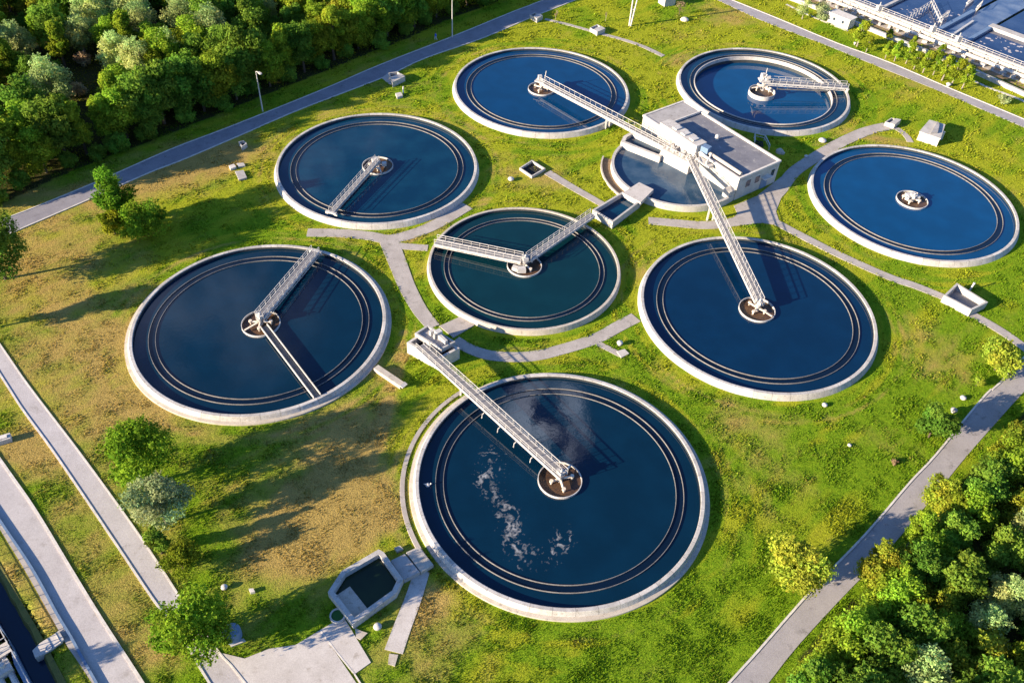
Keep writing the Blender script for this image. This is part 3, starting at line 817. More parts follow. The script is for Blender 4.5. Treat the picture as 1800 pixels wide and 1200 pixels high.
# drip pipes under its side
a_ = Vector((*pumpA, 2.6)); b_ = Vector(cz('H', 1.7)); t_ = (b_ - a_).normalized(); n_ = Vector((t_.y, -t_.x, 0))
for f_ in (.52, .63, .74, .85):
    p = a_ + (b_ - a_) * f_ + n_ * .9
    MB().tube([p, p + n_ * .35 + Vector((0, 0, -.1)), p + n_ * .4 + Vector((0, 0, -.8))], .09, 6).build('bracket', M['paint'], br)
eL = P(766, 424, 1.6)
bridge('footbridge', 'wide white bridge from the left rim to the hub of the small middle tank', (*eL, 1.5), cz('E', 1.9, (-.5, 0)), 1.45, rail_w=.08, edge_w=.18, lattice=.5, legs=((.02, .2, .9),))
eR = P(1042, 376, 1.9)
bridge('footbridge', 'narrow grey bridge from the inlet channel to the hub of the small middle tank', cz('E', 1.9, (.6, .3)), (*eR, 1.8), 1.15, rail_w=.08, edge_w=.15, lattice=.35)
def rot_bridge(label, key, px, z0=1.9, z1=1.5, **k):
    e = P(*px, z1)
    r_ = bridge('scraper_bridge', label, cz(key, z0), (*e, z1), cat='scraper bridge', **k)
    d = (Vector(e) - Vector(TANKS[key][:2])).normalized(); n = Vector((-d.y, d.x))
    c = MB()
    for s in (-1, 1):
        q = Vector(e) + n * (s * .9) - d * .1
        c.box((q.x, q.y, 1.2), (.55, .3, .5), math.atan2(d.y, d.x) + math.pi / 2)
    q = Vector(e); c.box((q.x, q.y, 1.45), (.5, 2.1, .22), math.atan2(d.y, d.x))
    c.build('end_carriage', M['paint'], r_)
    w_ = MB(); c2 = Vector(TANKS[key][:2])
    s0 = c2 + d * 3.3; s1 = c2 + d * (TANKS[key][2] - 3.6)
    w_.bar((s0.x, s0.y, .46), (s1.x, s1.y, .46), .10, .25)
    for i in range(6):
        q = s0 + (s1 - s0) * (i / 5); zz = z0 + (z1 - z0) * (i / 5)
        w_.bar((q.x, q.y, .4), (q.x, q.y, zz), .07)
    w_.build('skimmer_blade', M['damp'], r_)
    return r_
rot_bridge('white lattice scraper bridge of the large left tank, reaching its far rim', 'F', (555, 441), lattice=.7, width=1.4, rail_w=.075, edge_w=.12)
rot_bridge('thin openwork scraper bridge slanting to the near rim of the back left tank', 'C', (582, 373), lattice=.45, width=.85, rail_w=.06, edge_w=.07, deck='deck')
rot_bridge('white scraper bridge lying level to the right rim of the lowered tank', 'B', (1489, 153), z0=2.3, z1=1.6, lattice=.6, width=1.4, rail_w=.075, edge_w=.14)
# scum channel of the left tank
x, y, r = TANKS['F']; e = P(558, 697, .95); d = (Vector(e) - Vector((x, y))).normalized(); n = Vector((-d.y, d.x))
root = thing('scum_channel', 'narrow open channel with two pale edges from hub to near rim of the left tank', 'channel', ((x + e[0]) / 2, (y + e[1]) / 2, 0))
for s in (-1, 1):
    p0 = Vector((x, y)) + d * 1.2 + n * s * .55; p1 = Vector(e) + n * s * .55
    MB().bar((*p0, 1.1), (*p1, 1.05), .12, .4).build('side_wall', M['white'], root)
p0 = Vector((x, y)) + d * 1.2; p1 = Vector(e)
MB().bar((*p0, .85), (*p1, .80), 1.0, .08).build('channel_floor', M['damp'], root)

# ------------------------------------------------------------------ main building, round basin
bc = bp(BLD_W / 2, BLD_L / 2); HB = 5.0
b = thing('pump_building', 'flat roofed white pump building overlapping a round basin', 'building', (bc[0], bc[1], 0))
foot = [bp(0, 0), bp(BLD_W, 0), bp(BLD_W, BLD_L), bp(0, BLD_L)]
MB().wall_ring(foot, -.1, HB - .25, .35).build('wall', M['white'], b)
rf = MB().prism(inset(foot, .30), HB - .4, HB - .22).build('roof', M['roof'], b)
MB().wall_ring(inset(foot, -.12), HB - .28, HB + .12, .42, HB - .3).build('parapet', M['kerb'], b)
rzB = math.atan2(BV.y, BV.x)
lo = [bp(.4, BLD_L - 5.2), bp(BLD_W - .4, BLD_L - 5.2), bp(BLD_W - .4, BLD_L - .4), bp(.4, BLD_L - .4)]
MB().prism(lo, HB - .3, HB + .02).build('roof_step', M['grey'], rf)
q = bp(BLD_W * .5, BLD_L - 5.3); MB().box((q[0], q[1], HB + .08), (.25, BLD_W - 1.0, .4), rzB).build('roof_kerb', M['kerb'], rf)
# windows and door of the end wall (v = 0)
for u, z, w, h in ((3.0, 2.9, 1.3, 1.5), (5.6, 2.9, 1.3, 1.5), (10.0, 2.9, 1.0, 1.5)):
    q = bp(u, -.015); wn_ = MB().box((q[0], q[1], z), (.10, w + .25, h + .25), rzB).build('window', M['kerb'], b)
    q = bp(u, -.05); MB().box((q[0], q[1], z), (.10, w, h), rzB).build('pane', M['glass'], wn_)
q = bp(8.0, -.02); dr_ = MB().box((q[0], q[1], 1.3), (.10, 1.9, 2.6), rzB).build('door', M['blue_paint'], b)
q = bp(8.0, -.5); MB().box((q[0], q[1], 2.75), (1.1, 2.4, .14), rzB).build('canopy', M['kerb'], b)
for v_ in np.arange(3.0, BLD_L - 2, 3.4):
    q = bp(BLD_W + .02, v_); wn_ = MB().box((q[0], q[1], 2.9), (1.6, .10, 1.4), rzB).build('window', M['kerb'], b)
    q = bp(BLD_W + .05, v_); MB().box((q[0], q[1], 2.9), (1.35, .10, 1.15), rzB).build('pane', M['glass'], wn_)
# penthouse along the basin side, small roof fittings
ph = [bp(-.9, 11.0), bp(1.9, 11.0), bp(1.9, 21.5), bp(-.9, 21.5)]
pt = MB().prism(ph, 2.2, HB + 1.5).build('penthouse', M['rim'], b)
for v_ in (13.2, 15.6, 18.0):
    q = bp(.5, v_); MB().box((q[0], q[1], HB + 1.62), (1.2, 1.6, .28), rzB).build('vent_box', M['paint'], pt)
q0, q1 = bp(1.0, .6), bp(1.0, 10.6)
MB().tube([(*q0, HB + .35), (*q1, HB + .35)], .34, 10).build('roof_pipe', M['beige'], b)
q = bp(6.6, 12.5); MB().tube([(*q, HB - .2), (*q, HB + .55)], .42, 12).ball((*q, HB + .55), .45).build('roof_vent', M['paint'], rf)
q = bp(.8, 10.0); MB().box((q[0], q[1], HB + .7), (1.6, 1.4, 1.6), rzB + .2).build('duct', M['blue_paint'], b)
q = bp(-1.0, 8.2); MB().box((q[0], q[1], HB - .6), (3.6, 1.3, .4), rzB).tube([(*bp(-.4, 6.6), HB + .1), (*bp(-.2, 10.4), HB + .3)], .2).tube([(*bp(-1.5, 7.4), HB - .2), (*bp(.8, 8.4), HB + .6)], .2).build('pipework', M['paint'], b)
q = bp(-.9, .9); MB().box((q[0], q[1], 1.2), (1.6, 1.7, 2.4), rzB).build('buttress', M['white'], b)

bx, by, brd = BASIN
bs = thing('round_basin', 'round basin of choppy blue water half hidden under the pump building', 'basin', (bx, by, 0))
MB().lathe([(brd, -.2), (brd, 1.3), (brd + .55, 1.3), (brd + .6, -.1)], 120, (bx, by)).build('wall', M['white'], bs)
MB().disc(brd + .02, .75, 96, (bx, by)).build('water', W['churn'], bs)
MB().lathe([(brd + 2.3, -.1), (brd + 2.3, .45), (brd + 2.6, .45), (brd + 2.6, -.1)], 60, (bx, by), R(165), R(232)).build('trench_wall', M['beige'], bs)
MB().lathe([(brd + .5, .05), (brd + 2.35, .05)][::-1], 60, (bx, by), R(165), R(232)).build('trench_floor', M['soil'], bs)

ch = PX([(1091, 250), (1096, 240), (1110, 232), (1176, 262), (1160, 277)], 2.0)
cc = np.mean(ch, 0)
rc = thing('raised_channel', 'white raised water channel beside the round basin leading to the valve block', 'channel', (cc[0], cc[1], 0))
MB().wall_ring(ch, -.1, 2.1, .75).build('wall', M['rim'], rc)
MB().prism(inset(ch, .72), 1.2, 1.45).build('water', W['churn'], rc)
vb = [P(1159, 279, 1.0), P(1208, 305, 1.0)]
d = (Vector(vb[1]) - Vector(vb[0])); n = Vector((-d.y, d.x)).normalized()
vp = [vb[0], vb[1], tuple(Vector(vb[1]) + n * 3.6), tuple(Vector(vb[0]) + n * 3.6)]
vc = np.mean(vp, 0)
vr = thing('valve_block', 'tall white concrete block with pipework on top at the edge of the round basin', 'concrete block', (vc[0], vc[1], 0))
MB().prism(vp, .3, 3.4).build('body', M['rim'], vr)
tp = MB()
for k in range(9):
    f1, f2 = random.uniform(.1, .9), random.uniform(.15, .85)
    q = Vector(vp[0]) + d * f1 + n * 3.6 * f2
    tp.box((q.x, q.y, 3.4 + random.uniform(.2, .45)), (random.uniform(.4, 1.2), random.uniform(.4, .9), random.uniform(.5, 1.0)), random.random() * 3)
for k in range(4):
    f1 = .15 + k * .22; q = Vector(vp[0]) + d * f1 + n * .5; q2 = q + n * 2.8
    tp.tube([(q.x, q.y, 3.5), (q.x, q.y, 4.1), (q2.x, q2.y, 4.2), (q2.x, q2.y, 3.6)], .17, 7)
tp.build('pipework', M['paint'], vr)
rl = MB(); pr = inset(vp, .15)
for i in range(4):
    a, b2 = Vector(pr[i]), Vector(pr[(i + 1) % 4])
    rl.bar((*a, 4.4), (*b2, 4.4), .07)
    for k in range(5):
        q = a + (b2 - a) * k / 5; rl.bar((*q, 3.4), (*q, 4.4), .06)
rl.build('railing', M['paint'], vr)

# inlet channel between the round basin and the small tank
ic = PX([(1041, 371), (1094, 339), (1125.5, 356), (1077, 393)], 1.2)
cc = np.mean(ic, 0)
o = thing('inlet_channel', 'grey walled water channel between the round basin and the small middle tank', 'channel', (cc[0], cc[1], 0))
MB().wall_ring(ic, -.1, 1.5, .38).build('wall', M['white'], o)
MB().prism(inset(ic, .36), .3, .55).build('water', W['mid'], o)
sl = PX([(1094, 339), (1123.5, 320.5), (1149, 333), (1126, 356)], 1.7)
MB().prism(sl, .9, 1.72, bottom=True).build('cover_slab', M['pad'], o)

# ------------------------------------------------------------------ pump house in the middle
pc = PX([(715, 602), (752, 578), (808, 612), (770, 632)], 2.3)
cc = np.mean(pc, 0)
o = thing('pump_house', 'open topped concrete pump chamber with a white raised platform beside the nearest tank', 'pump house', (cc[0], cc[1], 0))
MB().wall_ring(pc, -.1, 2.35, .4).build('wall', M['rim'], o)
MB().prism(inset(pc, .38), .3, .9).build('chamber_floor', M['dark'], o)
v0, v1, v2, v3 = [Vector(q) for q in ccw(pc)]
# platform over the far half
def lerp2(a, b_, t): return a + (b_ - a) * t
srt = [Vector(q) for q in pc]  # L, T, R, B
pl = [tuple(lerp2(srt[0], srt[1], .45)), tuple(srt[1]), tuple(lerp2(srt[1], srt[2], .82)), tuple(lerp2(lerp2(srt[0], srt[3], .82), lerp2(srt[1], srt[2], .82), .42))]
pl = inset(pl, -.15)
MB().prism(pl, 2.2, 2.62, bottom=True).build('platform', M['grey'], o)
MB().wall_ring(pl, 2.6, 3.0, .28).build('platform_edge', M['white'], o)
pcn = np.mean(pl, 0)
MB().box((pcn[0] + .5, pcn[1] + .6, 3.2), (1.0, .8, 1.2), .7).box((pcn[0] + 1.1, pcn[1] - .2, 3.0), (.5, 2.4, .8), .75).box((pcn[0] - .6, pcn[1] + .9, 3.0), (.6, .5, .9), .7).tube([(pcn[0], pcn[1], 2.6), (pcn[0], pcn[1], 3.7)], .2).build('pump_unit', M['paint'], o)

# ------------------------------------------------------------------ octagonal basin at the bottom with its two slabs
oc = PX(OCT, .6); cc = np.mean(oc, 0)
o = thing('sludge_basin', 'many sided concrete basin of dark green water beside the nearest tank', 'basin', (cc[0], cc[1], 0))
MB().wall_ring(oc, -.15, 1.15, .62, .05).build('wall', M['white'], o)
MB().prism(inset(oc, .58), .05, .32).build('water', W['algae'], o)
A_, B_ = Vector(oc[0]), Vector(oc[6]); Cc = Vector((cc[0], cc[1]))
ins = ccw(inset(oc, .85))
e0, e1 = Vector(P(590, 1046, .6)), Vector(P(624, 1090, .6)); nn = (e1 - e0).normalized(); nn = Vector((-nn.y, nn.x))
if nn.dot(Cc - e0) < 0: nn = -nn
MB().prism([tuple(e0), tuple(e1), tuple(e1 + nn * 2.0), tuple(e0 + nn * 2.0)], .1, .52, bottom=True).build('ledge', M['beige'], o)
sl1 = PX([(687, 985), (711, 973), (738, 1005), (710, 1019)], .75)
tag(MB().prism(sl1, -.1, .78).build('cover_slab', M['grey'], None), 'smooth bluish concrete slab touching the corner of the many sided basin', 'slab')
sl2 = PX([(714, 970), (736, 960), (762, 992), (740, 1005)], .72)
tag(MB().prism(sl2, -.1, .70).build('cover_slab', M['beige'], None), 'rough speckled concrete slab against the wall of the nearest tank', 'slab')
#--END-PART-3

# ------------------------------------------------------------------ trees
LEAF = {
    'green': leaf_mat('green_leaves', (.235, .335, .028), .48),
    'dark': leaf_mat('dark_green_leaves', (.155, .270, .034), .46),
    'olive': leaf_mat('olive_green_leaves', (.275, .325, .034), .48),
    'yellow': leaf_mat('yellow_green_leaves', (.31, .39, .045), .45, .06),
    'pale': leaf_mat('silvery_leaves', (.41, .49, .18), .5),
    'blue': leaf_mat('blue_green_leaves', (.32, .40, .19), .45, .08),
    'deep': leaf_mat('deep_green_leaves', (.165, .285, .022), .48, .06),
    'dry': leaf_mat('dry_twigs', (.36, .27, .16), .35),
    'lime': leaf_mat('lime_green_leaves', (.27, .36, .026), .48, .12)}
def crown(name, seed, h, r, base=.22, blobs=16, leaves=3600, leaf=.30, cone=0.0, fuzz=.5, blob_r=(.22, .46), mat='green', parent=None):
    g = np.random.default_rng(seed)
    # blob centres inside an uneven egg-shaped volume
    cs = []
    zc, zr = h * (base + 1) / 2, h * (1 - base) / 2
    while len(cs) < blobs:
        q = g.uniform(-1, 1, 3)
        if q @ q > 1: continue
        if np.linalg.norm(q) < .45 and g.random() < .6: continue
        k = 1 - cone * (q[2] + 1) / 2
        cs.append((q[0] * r * .72 * k, q[1] * r * .72 * k, zc + q[2] * zr * .82, r * g.uniform(*blob_r) * (1 - .45 * cone * (q[2] + 1) / 2)))
    cs = np.array(cs)
    br = g.uniform(.72, 1.3, blobs); yel = g.uniform(-.15, .16, blobs)
    n = int(leaves * 2.1); leaf = leaf * .68
    pb = cs[:, 3] ** 2; pb = pb / pb.sum()
    bi = g.choice(blobs, n, p=pb)
    d = g.normal(0, 1, (n, 3)); d[:, 2] += .25; d /= np.linalg.norm(d, axis=1)[:, None]
    rad = cs[bi, 3] * (1 - fuzz * g.random(n) ** 1.5 + .13 * g.normal(0, 1, n))
    stretch = g.uniform(.75, 1.3, (blobs, 3))
    p = cs[bi, :3] + d * rad[:, None] * np.array([1, 1, .9]) * stretch[bi]
    # shoots that stand out of the clumps
    ns = blobs * 5; sb = g.integers(0, blobs, ns); sd = g.normal(0, 1, (ns, 3)); sd[:, 2] = np.abs(sd[:, 2]) * .9; sd /= np.linalg.norm(sd, axis=1)[:, None]
    pick = g.random(n) < .22; si = g.integers(0, ns, pick.sum())
    bi[pick] = sb[si]; d[pick] = sd[si]
    al_ = g.uniform(.7, 1.38, pick.sum())
    p[pick] = cs[sb[si], :3] + sd[si] * (cs[sb[si], 3] * al_)[:, None] + g.normal(0, 1, (pick.sum(), 3)) * (r * .045 * (1.7 - al_))[:, None]
    # drop leaves buried deep in another blob
    dist = np.linalg.norm(p[:, None, :] - cs[None, :, :3], axis=2) / cs[None, :, 3]
    keep = (dist.min(1) > .52) & (p[:, 2] > h * base * .5)
    p = p[keep]; d = d[keep]; bi = bi[keep]; n = len(p)
    nrm = d + g.normal(0, .55, (n, 3)); nrm /= np.linalg.norm(nrm, axis=1)[:, None]
    t = np.cross(nrm, g.normal(0, 1, (n, 3))); t /= np.linalg.norm(t, axis=1)[:, None]
    b = np.cross(nrm, t)
    s = leaf * g.uniform(.6, 1.35, n)[:, None]
    V = np.stack([p - t * s, p - b * s * .62, p + t * s, p + b * s * .62], 1).reshape(-1, 3)
    c = np.ones((n, 3)) * (br[bi] * g.uniform(.7, 1.3, n))[:, None]
    c[:, 0] *= 1 + yel[bi] + g.uniform(-.1, .12, n)
    C = np.repeat(c, 4, 0)
    return fast_mesh(name, V, np.arange(4 * n).reshape(-1, 4), LEAF[mat], parent, C), cs
def make_tree(name, label, cat, seed, h, r, mat='green', trunk_mat='bark', group=None, tr=None, **k):
    root = thing(name, label, cat, (0, 0, 0), 0, group)
    co, cs = crown('crown', seed, h, r, mat=mat, parent=root, **k)
    g = random.Random(seed); tr = tr or h * .018 + .03
    tb = MB(); top = h * .62
    sway = [(g.uniform(-.2, .2) * i * .5, g.uniform(-.2, .2) * i * .5, -.3 + (top + .3) * i / 3) for i in range(4)]
    tb.tube(sway, [tr * 1.25, tr, tr * .7, tr * .35], 7)
    order = sorted(range(len(cs)), key=lambda i: -cs[i][3])[:8]
    for i in order:
        t0 = g.uniform(.3, .8); a = Vector(sway[1]).lerp(Vector(sway[2]), t0)
        e = Vector(cs[i][:3]); mid_ = a.lerp(e, .5) + Vector((0, 0, .2))
        tb.tube([a, mid_, e], [tr * .45, tr * .3, tr * .12], 5)
    tb.build('trunk', M[trunk_mat], root)
    return root
def set_at(root, u, v, rz=0.0, s=1.0):
    x, y = P(u, v); root.location = (x, y, 0); root.rotation_euler = (0, 0, rz); root.scale = (s, s, s); return root

FG = 'trees of the wood beyond the far road'
SG = 'trees of the wood beside the right hand road'
PROTO = []
for nm, lb, sd, h, r, mt, kw in (
        ('broadleaf_tree', 'rounded mid green tree in the dense wood beyond the far road', 101, 9.5, 3.6, 'green', dict(blobs=24, leaves=5200, leaf=.30, base=.06)),
        ('broadleaf_tree', 'tall dark green tree in the dense wood beyond the far road', 102, 11.0, 3.5, 'dark', dict(blobs=26, leaves=5600, leaf=.30, base=.05)),
        ('broadleaf_tree', 'spreading olive green tree in the dense wood beyond the far road', 103, 8.5, 3.9, 'olive', dict(blobs=26, leaves=5200, leaf=.30, base=.06)),
        ('broadleaf_tree', 'narrow upright green tree in the dense wood beyond the far road', 104, 10.5, 2.7, 'green', dict(blobs=22, leaves=4800, leaf=.27, cone=.35, base=.05)),
        ('willow_tree', 'pale silvery feathery tree in the dense wood beyond the far road', 105, 10.5, 4.2, 'pale', dict(blobs=30, leaves=6000, leaf=.26, fuzz=.6, blob_r=(.22, .4), base=.06)),
        ('bush', 'low dark bush filling a gap in the wood beyond the far road', 106, 4.2, 2.9, 'dark', dict(blobs=14, leaves=3000, leaf=.27, base=.05)),
        ('bush', 'dry brownish bush in a clearing of the wood beyond the far road', 107, 2.8, 2.3, 'dry', dict(blobs=12, leaves=1500, leaf=.22, base=.05, fuzz=.8))):
    PROTO.append(make_tree(nm, lb, 'bush' if nm == 'bush' else 'tree', sd, h, r, mt, 'pale_bark' if mt in ('pale', 'dry') else 'bark', FG, **kw))
used = [False] * len(PROTO)
def put(i, x, y, s=1.0, lb=None, group=FG, zs=1.0):
    rz = random.uniform(0, 6.28)
    if not used[i] and lb is None:
        used[i] = True; o = PROTO[i]; o.location = (x, y, 0); o.rotation_euler = (0, 0, rz); o.scale = (s, s, s * zs); return o
    return dup(PROTO[i], (x, y, 0), rz, (s, s, s * zs), lb, group)
SE_LB = ['bushy mid green tree in the wood beside the right hand road', 'dark green tree in the wood beside the right hand road', 'spreading olive tree in the wood beside the right hand road',
         'narrow upright tree in the wood beside the right hand road', 'pale straw coloured feathery tree in the wood beside the right hand road', 'low dark bush in the wood beside the right hand road']
def in_view(x, y, h, m=60):
    for z in (0, h * .6, h):
        u, v = to_px(x, y, z)
        if -m < u < 1800 + m and -m < v < 1200 + m: return True
    return False
def scatter(poly, dmin, box, tries, accept=None, existing=()):
    pts = list(existing); n0 = len(pts)
    xs = rng.uniform(box[0], box[1], tries); ys = rng.uniform(box[2], box[3], tries)
    ok = in_poly(xs, ys, poly)
    for x, y in zip(xs[ok], ys[ok]):
        if not in_view(x, y, 10): continue
        if accept and not accept(x, y): continue
        if all((x - a) ** 2 + (y - b_) ** 2 > dmin * dmin for a, b_ in pts): pts.append((x, y))
    return pts[n0:]
clear = [(*P(165, 192), 4.5), (*P(175, 215), 3.6), (*P(130, 180), 4.5), (*P(155, 165), 7.5), (*P(160, 125), 5.5), (*P(425, 25), 5.0), (*P(20, 190), 5.5), (*P(280, 50), 4.0)]
far_clear = lambda x, y: all((x - a) ** 2 + (y - b_) ** 2 > r * r for a, b_, r in clear)
# front row on the edge of the wood
front = []
fe = np.array(forest_edge); seg = np.hypot(*np.diff(fe, axis=0).T); cum = np.concatenate([[0], np.cumsum(seg)])
s_ = 1.0
while s_ < cum[-1]:
    i = min(int(np.searchsorted(cum, s_)), len(cum) - 1) - 1; i = max(i, 0); t = (s_ - cum[i]) / seg[i]
    q = fe[i] * (1 - t) + fe[i + 1] * t; tn = (fe[i + 1] - fe[i]) / seg[i]; nn_ = np.array([-tn[1], tn[0]])
    q = q + nn_ * random.uniform(2.2, 4.2)
    if in_view(q[0], q[1], 10): front.append(tuple(q))
    s_ += random.uniform(3.6, 5.2)
for x, y in front[::2]: put(5, x + 1.2, y - 2.0, random.uniform(.6, .9))
for x, y in front: put(random.choice((0, 1, 1, 3, 0)), x, y, random.uniform(1.05, 1.35))
pale_px = [(210, 130), (330, 75), (45, 115), (105, 195), (385, 100), (300, 120), (75, 20), (470, 45)]
palepts = [P(u, v) for u, v in pale_px]
for x, y in palepts: put(4, x, y, random.uniform(.85, 1.15))
rest = scatter(WOOD_NW, 5.0, (-145, 10, 90, 262), 9000, far_clear, front + palepts)
for x, y in rest:
    k = random.choices((0, 1, 2, 3, 4, 5), (5, 5, 3, 3, 1.2, 4))[0]
    put(k, x, y, random.uniform(.85, 1.25))
gaps = scatter(WOOD_NW, 3.4, (-145, 10, 90, 262), 3000, None, front + palepts + rest)
for x, y in gaps[:70]:
    put(6 if not far_clear(x, y) else 5, x, y, random.uniform(.8, 1.2) if not far_clear(x, y) else random.uniform(.7, 1.1))
# wood on the right
se_edge = np.array(WOOD_SE[:-3]); fr = []
for i in range(0, len(se_edge)):
    q = se_edge[i]; tn = se_edge[min(i + 1, len(se_edge) - 1)] - se_edge[max(i - 1, 0)]; tn = tn / np.linalg.norm(tn)
    q = q + np.array([tn[1], -tn[0]]) * random.uniform(2.6, 3.6)
    if in_view(q[0], q[1], 8): fr.append(tuple(q))
for x, y in fr:
    k = random.choice((0, 2, 0, 1)); put(k, x, y, random.uniform(.72, .92), SE_LB[k], SG)
for u, v, k in ((1740, 1080, 4), (1700, 1130, 4), (1790, 960, 4), (1640, 890, 2)):
    x, y = P(u, v); put(k, x, y, .72, SE_LB[k], SG); fr.append((x, y))
for x, y in scatter(WOOD_SE, 3.5, (20, 110, 22, 110), 4000, None, fr):
    k = random.choices((0, 1, 2, 3, 4, 5), (4, 4, 3, 2, .7, 3))[0]
    put(k, x, y, random.uniform(.75, 1.05), SE_LB[k], SG)

# single trees and bushes on the grass
set_at(make_tree('broadleaf_tree', 'taller of the joined trees beside the far road on the left, with a leaning crown', 'tree', 201, 11.0, 3.6, 'deep', blobs=20, leaves=5600, leaf=.28, base=.2), 216, 392)
set_at(make_tree('broadleaf_tree', 'low wide tree at the foot of a taller one by the far road', 'tree', 202, 6.8, 4.6, 'deep', blobs=22, leaves=6000, leaf=.28, base=.05), 262, 412)
set_at(make_tree('bush', 'small yellowish bush at the left foot of the joined trees by the far road', 'bush', 203, 4.6, 2.4, 'lime', blobs=12, leaves=2400, leaf=.26, base=.08), 203, 412)
set_at(make_tree('broadleaf_tree', 'dark green tree cut by the left edge of the view, alone on dry grass', 'tree', 204, 13.0, 5.0, 'dark', blobs=28, leaves=9000, leaf=.30, base=.05), 10, 490)
set_at(make_tree('broadleaf_tree', 'tree beyond the left edge casting a long shadow on the dry grass', 'tree', 205, 10.0, 2.8, 'green', blobs=18, leaves=3600, leaf=.3), -75, 590)
set_at(make_tree('broadleaf_tree', 'dense green tree on the lawn below the large left tank', 'tree', 206, 11.2, 4.9, 'deep', blobs=28, leaves=9000, leaf=.27, base=.06), 268, 848)
set_at(make_tree('willow_tree', 'silvery blue green tree touching the dense tree beside the inner left road', 'tree', 207, 9.2, 4.0, 'blue', 'pale_bark', blobs=26, leaves=6800, leaf=.23, fuzz=.6, blob_r=(.22, .38), base=.06), 292, 918)
set_at(make_tree('conifer', 'small dark conical shrub below the silvery tree', 'shrub', 208, 6.0, 1.8, 'dark', blobs=14, leaves=2800, leaf=.18, base=.03, cone=.6), 285, 972)
set_at(make_tree('bush', 'small round green bush below the conical shrub', 'bush', 209, 4.4, 2.3, 'green', blobs=14, leaves=2800, leaf=.19, base=.05), 322, 1000)
set_at(make_tree('broadleaf_tree', 'full green tree beside the concrete pad, overhanging the inner left road', 'tree', 210, 10.4, 4.5, 'deep', blobs=30, leaves=8200, leaf=.27, base=.06), 350, 1135)
set_at(make_tree('broadleaf_tree', 'bright yellow green tree alone on the grass beside the right hand road', 'tree', 211, 7.6, 4.1, 'yellow', blobs=26, leaves=6400, leaf=.26, base=.1), 1388, 1022)
set_at(make_tree('bush', 'yellow bush where the narrow path meets the right hand road', 'bush', 212, 5.0, 3.3, 'yellow', blobs=20, leaves=3800, leaf=.27, base=.06), 1748, 650)
set_at(make_tree('bush', 'tiny orange tinged bush below the yellow bush', 'bush', 213, 1.5, 1.0, 'yellow', blobs=8, leaves=700, leaf=.16, base=.05), 1716, 678)
set_at(make_tree('bush', 'thin green bush on the verge of the right hand road', 'bush', 214, 5.4, 3.0, 'dark', blobs=20, leaves=4600, leaf=.25, base=.06), 1632, 768)
set_at(make_tree('bush', 'dry orange tuft on the grass beside the right hand road', 'bush', 215, .7, .6, 'dry', blobs=7, leaves=420, leaf=.14, base=.03), 1572, 815)
set_at(make_tree('bush', 'low green bush beside the path end above the concrete pad', 'bush', 216, 1.4, 1.1, 'lime', blobs=8, leaves=800, leaf=.16, base=.03), 405, 1128)
x, y = P(165, 1140); q = (x - 21 * math.cos(R(27)), y - 21 * math.sin(R(27)))
dup(PROTO[0], (q[0], q[1], 0), 1.0, .75, 'tree standing across the canal beyond the lower left corner', 'trees beyond the left edge')
# slender row in front of the aeration basin
RG = 'slender young trees along the aeration basin'
rp = make_tree('young_tree', 'slender light green young tree in the row before the aeration basin', 'tree', 220, 5.8, 1.8, 'green', 'pale_bark', RG, blobs=14, leaves=1700, leaf=.24, base=.12, cone=.3)
for i, (u, v, s) in enumerate(((1506, 82, 1.25), (1522, 92, .8), (1556, 103, .8), (1572, 108, .95), (1592, 112, .9), (1606, 122, .85), (1622, 128, 1.05), (1640, 132, .95), (1655, 142, 1.2), (1672, 150, 1.25), (1690, 157, 1.15), (1600, 88, .7), (1648, 108, .8), (1560, 72, .6))):
    o = rp if i == 0 else dup(rp, (0, 0, 0), 0)
    set_at(o, u, v, random.uniform(0, 6), s)
set_at(make_tree('young_tree', 'pale grey green leafless looking tree at the top edge by the white shed', 'tree', 221, 6.0, 2.2, 'pale', 'pale_bark', blobs=14, leaves=1300, leaf=.2, base=.1, fuzz=.8), 1410, 34)
set_at(make_tree('young_tree', 'dark green tree beside the white shed at the top edge', 'tree', 222, 4.6, 2.2, 'blue', 'bark', blobs=14, leaves=1900, leaf=.22, base=.06), 1440, 36)
set_at(make_tree('bush', 'dark shrub near the right edge beside the aeration basin path', 'bush', 223, 2.2, 1.7, 'blue', blobs=10, leaves=1100, leaf=.2, base=.04), 1762, 182)
set_at(make_tree('sapling', 'thin bare sapling beside the small path at the top', 'sapling', 224, 3.0, .7, 'dry', 'pale_bark', blobs=6, leaves=110, leaf=.12, base=.3, tr=.05), 977, 35)
set_at(make_tree('sapling', 'thin bare sapling behind the white box on the small path', 'sapling', 225, 3.2, .6, 'dry', 'pale_bark', blobs=6, leaves=90, leaf=.12, base=.3, tr=.05), 1064, 38)
set_at(make_tree('bush', 'bare brown bush at the top edge beside a round lid', 'bush', 226, 4.0, 1.5, 'dry', 'bark', blobs=12, leaves=420, leaf=.16, base=.1, fuzz=.9), 1194, 26)

